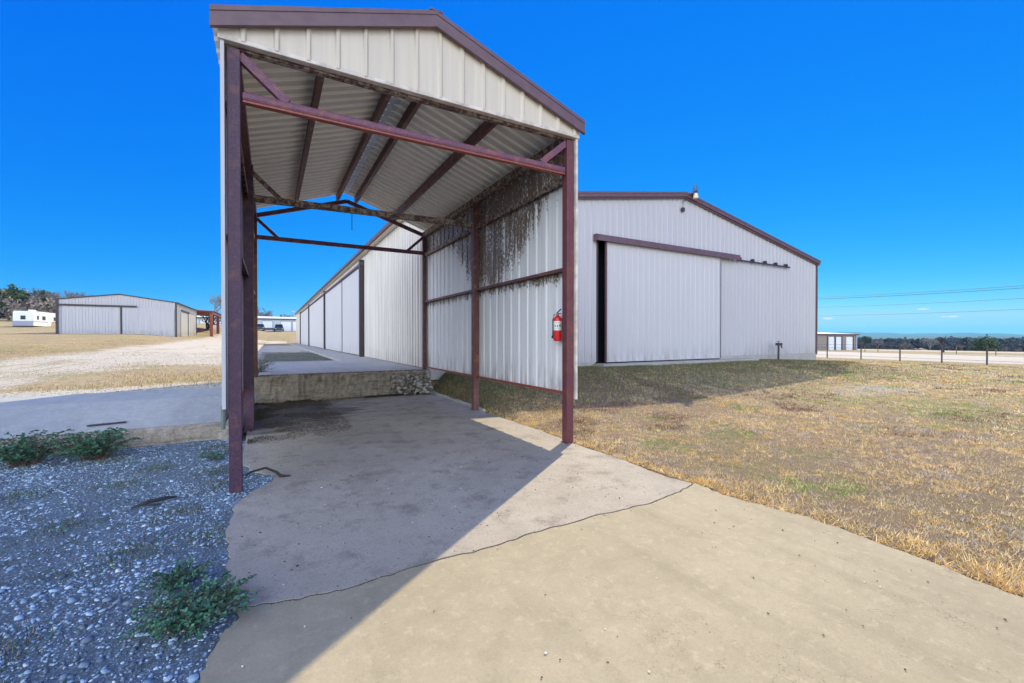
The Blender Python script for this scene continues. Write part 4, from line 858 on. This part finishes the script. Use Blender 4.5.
# ---------------------------------------------------------------- haze
mb = MB(); mb.box((-6000, -400, -14), (7500, 7500, 125))
hz_ = mb.build('haze', 'galv'); hz_.data.materials.clear(); hm = bpy.data.materials.new('haze_air'); hm.use_nodes = True; ht = hm.node_tree; ht.nodes.clear()
ho = ht.nodes.new('ShaderNodeOutputMaterial'); pv = ht.nodes.new('ShaderNodeVolumePrincipled'); pv.inputs['Color'].default_value = (.10, .60, 1, 1); pv.inputs['Density'].default_value = .00011; pv.inputs['Anisotropy'].default_value = .2
ht.links.new(pv.outputs[0], ho.inputs['Volume']); hz_.data.materials.append(hm); tag(hz_, 'pale blue haze in the far air', 'haze', kind='stuff')

# ---------------------------------------------------------------- near ground cover
def inview(P, m=25):
    d = P-_C; z = d@_F; u = 512+433.87*(d@_R)/np.maximum(z, .01); v = 341.5-433.87*(d@_U)/np.maximum(z, .01)
    return (z > .3) & (u > -m-60) & (u < 1024+m) & (v < 683+120)
def slab_edge(y):                                          # right edge of the driveway
    return np.interp(y, [-14, -9, -6, -4.7, -4.0, -3.3, -2.6, -2.25, -1.9, -1.2, -.2, 1, 3, 6.9], [4.4, 4.4, 4.3, 4.35, 4.47, 4.52, 4.36, 4.42, 4.30, 4.36, 4.34, 4.40, 4.36, 4.38])
def blades(n, x0, x1, y0, y1, hgt, wid, seed, xpow=1.):
    g = np.random.default_rng(seed); nc = n//13; cx_ = x0+(x1-x0)*g.random(nc)**xpow; cy_ = g.uniform(y0, y1, nc); ci = g.integers(0, nc, n); chue = g.random(nc); cval = g.uniform(.62, 1.3, nc); ch_ = g.uniform(.5, 1.5, nc)
    cs = wid*8; x = cx_[ci]+g.normal(0, cs, n); y = cy_[ci]+g.normal(0, cs, n); ids = ci
    dist = x-slab_edge(y); keep = (dist > g.normal(.035, .03, n)) & ~((x > 10.6) & (x < 20) & (y > 6.4)) & (y < 7.0)
    # thin, matted spots
    d2 = fbm(x*2.3, y*2.3, 21); keep &= g.random(n) < np.clip((d2-.25)*4, .4, 1)
    x, y, dist, ids = x[keep], y[keep], dist[keep], ids[keep]; z = H(x, y)-.006
    P = np.stack([x, y, z], 1); k = inview(P); P = P[k]; dist = dist[k]; ids = ids[k]; n = len(P); x, y = P[:, 0], P[:, 1]
    a = g.uniform(0, 2*np.pi, n); tilt = g.uniform(.5, 1.5, n); hh = hgt*g.uniform(.4, 1.25, n)*(.55+.9*fbm(x*1.1, y*1.1, 33))*ch_[ids]
    hh *= np.where(dist < .35, 1.35, 1.)
    dv = np.stack([np.cos(a)*np.sin(tilt), np.sin(a)*np.sin(tilt), np.cos(tilt)], 1)*hh[:, None]
    sd_ = np.stack([-np.sin(a), np.cos(a), np.zeros(n)], 1)*(wid*g.uniform(.6, 1.3, n))[:, None]
    V = np.stack([P-sd_, P+sd_, P+dv], 1).reshape(-1, 3)
    straw = np.array([.84, .61, .28]); orange = np.array([.76, .50, .18]); grey = np.array([.55, .46, .38]); green = np.array([.26, .38, .07]); brown = np.array([.22, .115, .075])
    zz = 0.
    q = fbm(x*.9, y*.9, 50); q2 = fbm(x*5.1, y*5.1, 60, 5); q3 = fbm(x*1.3+9, y*1.3, 70); rr = (chue[ids]*.8+g.random(n)*.2+zz)%1; zz += .37
    c = straw[None]*np.ones((n, 1)); edge = np.clip(1-dist/.55, 0, 1)
    po = np.clip((q-.42)*3, .1, .7)+edge*.6; c = np.where((rr < po)[:, None], orange, c)
    rr = (chue[ids]*.8+g.random(n)*.2+zz)%1; zz += .37; c = np.where((rr < np.clip((.52-q2)*5, .06, .7)*(1-edge*.8))[:, None], grey, c)
    rr = (chue[ids]*.8+g.random(n)*.2+zz)%1; zz += .37; c = np.where((rr < np.clip((.42-q)*5, .04, .6)*(1-edge))[:, None], brown, c)
    rr = (chue[ids]*.8+g.random(n)*.2+zz)%1; zz += .37; far = np.clip((x-12)/10, 0, 1); gg = np.clip((q3-.53)*6+far*.35*(q3-.3)*2, .015, .6)*(1-edge*.7); c = np.where((rr < gg)[:, None], green, c)
    c = c*g.uniform(.8, 1.2, (n, 1))*cval[ids][:, None]
    return V, c
parts = [blades(560000, 4.3, 11, -6.2, 7, .05, .0028, 1, 1.2), blades(170000, 9.5, 20, -6, 7, .06, .006, 2), blades(120000, 18, 37, -3, 10, .075, .013, 3)]
V = np.concatenate([p[0] for p in parts]); C_ = np.concatenate([p[1] for p in parts])
tag(npmesh('lawn_grass', V, np.arange(len(V)).reshape(-1, 3), 'blade', C_), 'dry straw coloured lawn grass with a few green patches', 'grass', kind='stuff')
# rougher green and dead tufts along the slab edge, under the wall and on the west lane strip
def tufts(n, fn, hgt, wid, cols, seed):
    g = np.random.default_rng(seed); P, keep = fn(g, n); P = P[keep]; n = len(P)
    a = g.uniform(0, 2*np.pi, n); tilt = g.uniform(.1, 1.1, n); hh = hgt*g.uniform(.4, 1.3, n)
    dv = np.stack([np.cos(a)*np.sin(tilt), np.sin(a)*np.sin(tilt), np.cos(tilt)], 1)*hh[:, None]; sd_ = np.stack([-np.sin(a), np.cos(a), np.zeros(n)], 1)*wid
    V = np.stack([P-sd_, P+sd_, P+dv], 1).reshape(-1, 3); c = np.array(cols)[g.integers(0, len(cols), n)]*g.uniform(.7, 1.3, (n, 1)); return V, c
def west(g, n):
    x = g.uniform(-12, 2.9, n); y = 5.2+45*g.random(n)**1.8; q = fbm(x*.5, y*.35, 81)
    inl = (x > -8.4) & ~((x > -4.2) & (x < -.4) & (y > 6) & (y < 14.5)); keep = ~((x > -.3) & (y < 13.9)) & (g.random(n) < np.where(inl, np.clip((q-.55)*3, 0, .5), np.clip((q-.3)*3, 0, 1)))
    return np.stack([x, y, H(x, y)], 1), keep
V, c = tufts(90000, west, .07, .006, [(.58, .42, .2), (.5, .36, .18), (.26, .27, .09), (.3, .2, .13)], 5)
tag(npmesh('verge_grass', V, np.arange(len(V)).reshape(-1, 3), 'blade', c), 'short dead grass along the gravel lane on the left', 'grass', kind='stuff')

# gravel beside the drive
ico = []; ph = (1+5**.5)/2
for s in (-1, 1):
    for t_ in (-1, 1): ico += [(0, s, t_*ph), (s, t_*ph, 0), (t_*ph, 0, s)]
ico = np.array(ico)/1.902
from itertools import combinations
ed = min(np.linalg.norm(ico[a]-ico[b]) for a, b in combinations(range(12), 2))*1.05
icf = [t for t in combinations(range(12), 3) if all(np.linalg.norm(ico[a]-ico[b]) < ed for a, b in combinations(t, 2))]
icf = np.array([t if np.dot(np.cross(ico[t[1]]-ico[t[0]], ico[t[2]]-ico[t[0]]), ico[t[0]]) > 0 else (t[0], t[2], t[1]) for t in icf])
def stones(P, size, cols, seed, flat=.5):
    g = np.random.default_rng(seed); n = len(P); ang = g.uniform(0, 2*np.pi, n); S_ = size[:, None]*g.uniform(.6, 1.25, (n, 3)); S_[:, 2] *= flat
    L = ico[None]*S_[:, None, :]*g.uniform(.68, 1.25, (n, 12, 1)); ca_, sa_ = np.cos(ang)[:, None], np.sin(ang)[:, None]
    tl = g.normal(0, .3, (n, 1)); x = L[..., 0]*ca_-L[..., 1]*sa_; y = L[..., 0]*sa_+L[..., 1]*ca_; z = L[..., 2]+x*tl*.6
    V = np.stack([x, y, z], -1)+P[:, None, :]; F_ = (icf[None]+12*np.arange(n)[:, None, None]).reshape(-1, 3)
    return V.reshape(-1, 3), F_, np.repeat(cols, len(icf), 0)
def left_edge(y): return np.interp(y, [-14, -6, -3.4, -2.9, -2.6, -2.36, -2.05, -1.6, -1.1, -.5, -.12, .12, .4, .62, 1.2, 3], [-.3, -.1, 0, .02, .08, .16, .08, .05, .0, .02, .16, .34, .36, .16, -.02, -.04])
n = 80000; x = .4-7*rng.random(n)**1.1; y = rng.uniform(-5.2, 2.86, n); sz_ = .004+.009*rng.random(n)**1.8+.018*(rng.random(n) < .09)*rng.random(n)**1.5
k = (x < left_edge(y)+rng.normal(-.005, .02, n)); k &= (fbm(x*1.6, y*1.6, 44) > .40) | (rng.random(n) < .45); x, y, sz_ = x[k], y[k], sz_[k]; P = np.stack([x, y, H(x, y)+sz_*.15], 1); k = inview(P); P, sz_ = P[k], sz_[k]
b0 = rng.random((len(P), 1)); base = np.array([.17, .25, .33])*(1-b0)+np.array([.44, .56, .68])*b0  # stones tinted blue: the cast of the shade is put into their colour
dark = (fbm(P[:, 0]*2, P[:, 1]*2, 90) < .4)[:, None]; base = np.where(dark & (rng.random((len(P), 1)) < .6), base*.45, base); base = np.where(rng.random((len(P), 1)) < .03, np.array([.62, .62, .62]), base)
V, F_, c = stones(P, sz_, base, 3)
tag(npmesh('gravel', V, F_, 'stone', c), 'grey river gravel coloured with the blue of shade, filling the bed left of the concrete drive', 'gravel', kind='stuff')
def sprigs(g, n):
    c0 = np.array([(-.6, -1.2), (-1.2, -.3), (-1.9, .9), (-.9, 1.4), (-1.5, 2.1), (-.4, -.4), (-.9, -2.2), (-2.6, 1.6), (-.25, .9), (-.35, 2.3), (-1.1, .8), (-3.2, 2.2), (-.12, .35), (-.15, -1.1)]); kk = g.integers(0, len(c0), n); p = c0[kk]+g.normal(size=(n, 2))*.13
    return np.stack([p[:, 0], p[:, 1], H(p[:, 0], p[:, 1])+.004], 1), p[:, 0] < left_edge(p[:, 1])
V, c = tufts(5200, sprigs, .035, .0035, [(.06, .16, .08), (.10, .15, .08), (.22, .18, .12), (.08, .07, .05)], 46)
tag(npmesh('seedlings', V, np.arange(len(V)).reshape(-1, 3), 'blade', c), 'tiny seedlings and dry sprigs scattered through the gravel', 'seedlings', kind='stuff')
# crushed stone on the lane, loose grit on the drive
n = 16000; x = rng.uniform(-9, -.2, n); y = 5.2+22*rng.random(n)**1.7; sz_ = rng.uniform(.01, .028, n); k = ~((x > -4.2) & (x < -.6) & (y > 6.2) & (y < 13.5)) | (y < 6.3); x, y, sz_ = x[k], y[k], sz_[k]
V, F_, c = stones(np.stack([x, y, H(x, y)], 1), sz_, np.array([.45, .42, .37])*rng.uniform(.5, 1.3, (len(x), 1)), 4)
tag(npmesh('lane_stones', V, F_, 'stone', c), 'pale crushed stone scattered over the lane beyond the ramp', 'gravel', kind='stuff')
n = 2600; x = rng.uniform(0.05, 4.3, n); y = -5+11.6*rng.random(n); kk = (fbm(x*1.2, y*1.2, 95) > .47) | (rng.random(n) < .25); kk &= (y > -2.3) | (rng.random(n) < .3); kk &= x > left_edge(y)+.03; kk |= (abs(y+2.38) < .05); x, y = x[kk], y[kk]
sz_ = rng.uniform(.0025, .0075, len(x))*np.where(rng.random(len(x)) < .06, 1.7, 1); cc = np.where(rng.random((len(x), 1)) < .25, np.array([.6, .57, .5]), np.array([.07, .055, .045])); V, F_, c = stones(np.stack([x, y, np.full(len(x), .002)], 1), sz_, cc, 6)
tag(npmesh('grit', V, F_, 'stone', c), 'loose grit and specks lying on the concrete drive', 'grit', kind='stuff')
n = 5200; jx = np.array([p[0] for p in joint]); jy = np.array([p[1] for p in joint]); x = rng.uniform(.15, 4.38, n); y = np.interp(x, jx, jy)+rng.normal(0, .0055, n)
V, F_, c = stones(np.stack([x, y, np.full(n, -.007)], 1), rng.uniform(.003, .008, n), np.array([.055, .042, .034])*rng.uniform(.5, 1.8, (n, 1)), 16)
tag(npmesh('joint_soil', V, F_, 'stone', c), 'dark soil and grit packed into the ragged joint across the drive', 'soil', kind='stuff')
def rough(g, n):
    x = g.uniform(-.2, 3.2, n); y = 13.7+17*g.random(n)**1.3; k = fbm(x*1.2, y*.8, 12) > (.36+.25*(x > 2.9)+.25*(y < 14)); return np.stack([x, y, H(x, y)+.0], 1), k
V, c = tufts(9000, rough, .05, .008, [(.07, .10, .06), (.12, .13, .08), (.22, .2, .15), (.1, .09, .07)], 35)
tag(npmesh('weedy_patch', V, np.arange(len(V)).reshape(-1, 3), 'blade', c), 'dull green weedy patch between the dock slab and the apron', 'weeds', kind='stuff')
# dead leaves heaped on the drive beside the west wall and along the dock foot
def litter(g, n):
    t = g.random(n); a = g.random(n) < .55
    x = np.where(a, .02+1.6*g.random(n)**2.6, g.uniform(0, 4.2, n)); y = np.where(a, 2.2+4.6*g.random(n)**.8, 6.88-.35*g.random(n)**2.2)
    k = fbm(x*2.2, y*2.2, 55) > .42; return np.stack([x, y, .004+.03*g.random(n)*np.where(a, np.clip(1-x, .1, 1), .5)], 1), k
V, c = tufts(70000, litter, .016, .005, [(.07, .045, .03), (.04, .03, .022), (.14, .10, .06), (.05, .06, .03)], 15)
tag(npmesh('leaf_litter', V, np.arange(len(V)).reshape(-1, 3), 'blade', c), 'dark dead leaves and soil heaped beside the left wall and dock foot', 'leaf litter', kind='stuff')
# soil and roots along the slab edge
# rubble at the right end of the dock face
n = 420; t_ = rng.random(n); x = 3.3+1.1*rng.random(n); y = 6.88-.45*rng.random(n)**1.5*np.clip((x-3.1)/1.1, .1, 1); z = .62*(1-((6.9-y)/.5))*rng.random(n)**.6+.01; sz_ = .02+.075*rng.random(n)**2
V, F_, c = stones(np.stack([x, y, z], 1), sz_, np.array([.34, .30, .25])*rng.uniform(.5, 1.3, (n, 1)), 8, .75)
tag(npmesh('rubble', V, F_, 'stone', c), 'broken grey rubble banked against the right end of the dock', 'rubble', kind='stuff')
n = 3200; x = rng.uniform(.08, 4.3, n); tp = rng.random(n) < .45; y = np.where(tp, 6.93+.22*rng.random(n)**1.6, 6.86-.22*rng.random(n)**2); z = np.where(tp, .668, .004)
V, F_, c = stones(np.stack([x, y, z], 1), rng.uniform(.005, .019, n), np.array([.24, .17, .11])*rng.uniform(.4, 1.5, (n, 1)), 28, .7)
tag(npmesh('dock_crumbs', V, F_, 'stone', c), 'brown dirt and crumbled concrete along the top and foot of the dock', 'dirt', kind='stuff')
mb = MB(); kl = jag([(4.375, 6.85), (4.37, 5.2), (4.375, 3.2)], 16, .006, 2); kr = [(x+.075, y) for x, y in kl][::-1]
mb.prism(kl+kr, -.1, lambda x, y: .045+.012*math.sin(y*7)); tag(mb.build('kerb', 'dock_top'), 'low pale concrete kerb edging the drive under the right wall', 'kerb')

# ---------------------------------------------------------------- weeds
def weed(c, rad, hgt, nst, label, seed, mt='weed_leaf', leaf=.018, cat='weed', up=.35):
    t = thing('weed', c, label, cat, 'weeds growing in the gravel bed'); r = random.Random(seed); st = MB(); lf = MB(); z0 = c[2]
    for k in range(nst):
        a = r.uniform(0, 2*math.pi); L = rad*r.uniform(.45, 1.05); e = hgt*r.uniform(.3, 1.); o = Vector((c[0]+r.uniform(-.3, .3)*rad, c[1]+r.uniform(-.3, .3)*rad, z0))
        pts = [o+Vector((math.cos(a)*L*q, math.sin(a)*L*q, e*(math.sin(q*2.2)*.75+up*q))) for q in (0, .3, .6, .85, 1.)]
        st.tube(pts, [.0035, .003, .0025, .002, .001], 4, cap=False)
        for q in range(26):
            s = .18+.82*q/25; i0 = min(3, int(s*4)); f_ = s*4-i0; p = pts[i0].lerp(pts[i0+1], min(1, f_))
            b = r.uniform(0, 2*math.pi); d = Vector((math.cos(b), math.sin(b), r.uniform(-.1, .9))).normalized(); n_ = d.cross(Vector((r.uniform(-1,1), r.uniform(-1,1), 1))).normalized(); l = leaf*r.uniform(.6, 1.3)
            lf.add([p, p+d*l*.5+n_*l*.34, p+d*l*1.1, p+d*l*.5-n_*l*.34], [(0, 1, 2, 3)])
    st.build('stems', 'weed_stem', t); lf.build('leaves', mt, t); return t
weed((-.06, -2.36, -.02), .28, .14, 150, 'large low green weed spreading over the drive edge at the front', 1, leaf=.022)
weed((-.22, -1.84, -.02), .17, .09, 60, 'small bright green weed just behind the large front one', 2, leaf=.018)
weed((-1.72, 2.42, -.02),   .40, .36, 150, 'bushy dark green weed leaning on the ramp face', 3, leaf=.03)
weed((-2.42, 2.46, -.02),   .42, .38, 150, 'dark green weed at the far left against the ramp face', 4, leaf=.03)
weed((-.3, 1.6, -.02), .25, .10, 26, 'thin green weed behind the front left post', 5, leaf=.02)
weed((-.55, -2.7, -.02), .12, .03, 12, 'tiny weed sprig near the bottom left of the gravel', 6, leaf=.012)
weed((.03, 8.3, .6), .35, .42, 70, 'dry grey bush beside the left end of the dock slab', 7, 'weed_grey', leaf=.03, cat='bush')
def patch(g, n):
    sp_ = np.array([(10.9, 6.2), (12.2, 6.3),  (19, 6.3), (21, 6.5), (22.5, 6.5), (24, 6.6), (25.5, 6.5), (18.2, 6.3), (25.8, 5.9)]); k = g.integers(0, len(sp_), n)
    p = sp_[k]+g.normal(size=(n, 2))*np.where(sp_[k][:, :1] > 17, .8, .3)*np.array([1, .4]); uu = g.random(n) < .82; m_ = int(uu.sum()); p[uu] = np.stack([4.42+21*g.random(m_)**1.7, 7.0-(1.2+4.0*g.random(m_))*g.random(m_)**1.2], 1); p[:, 1] = np.minimum(p[:, 1], 7.0); return np.stack([p[:, 0], p[:, 1], H(p[:, 0], p[:, 1])], 1), ~((p[:, 0] > 10.6) & (p[:, 0] < 20) & (p[:, 1] > 6.4)) & (p[:, 0] > 4.45)
V, c = tufts(150000, patch, .075, .006, [(.06, .13, .035), (.09, .14, .05), (.26, .21, .12), (.30, .22, .12), (.16, .12, .08)], 25)  # dark tufts spread across the hangar's shade band, deepening it in colour
tag(npmesh('wall_shade_grass', V, np.arange(len(V)).reshape(-1, 3), 'blade', c), 'greener tufts of grass along the hangar wall, dark tones spread over its shade band', 'grass', kind='stuff')
# dark stick and root on the gravel, dark strip standing for a slit in the ramp
mb = MB(); mb.tube([(.02, .16, .01), (.12, .3, .09), (.27, .36, .10), (.38, .30, .05), (.42, .24, .015), (.52, .22, .01)], [.008, .012, .013, .016, .02, .006], 7); mb.tube([(.0, .5, .01), (.13, .45, .05), (.27, .36, .1)], .007, 5)
tag(mb.build('dead_root', 'dark_bark', smooth=True), 'dark curled dead root arching out behind the front left post', 'root')
mb = MB(); mb.tube([(-.82, -.14, .012), (-.7, -.07, .03), (-.58, -.02, .028), (-.5, .02, .012)], [.01, .02, .018, .006], 7); mb.tube([(-.72, -.1, .01), (-.6, -.16, .015)], .008, 5)
tag(mb.build('driftwood', 'dark_bark', smooth=True), 'short dark piece of wood lying in the middle of the gravel', 'wood scrap')
A = (-2.0, 3.32); B_ = (-1.68, 3.30)
mb = MB(); mb.bar((-2.05, 3.28, float(ramp_z(3.28))+.012), (-1.62, 3.32, float(ramp_z(3.32))+.012), .07, .016); tag(mb.build('slit_strip', 'trim_dark'), 'dark flat strip standing for a slit in the ramp behind the left weed', 'dark slit')
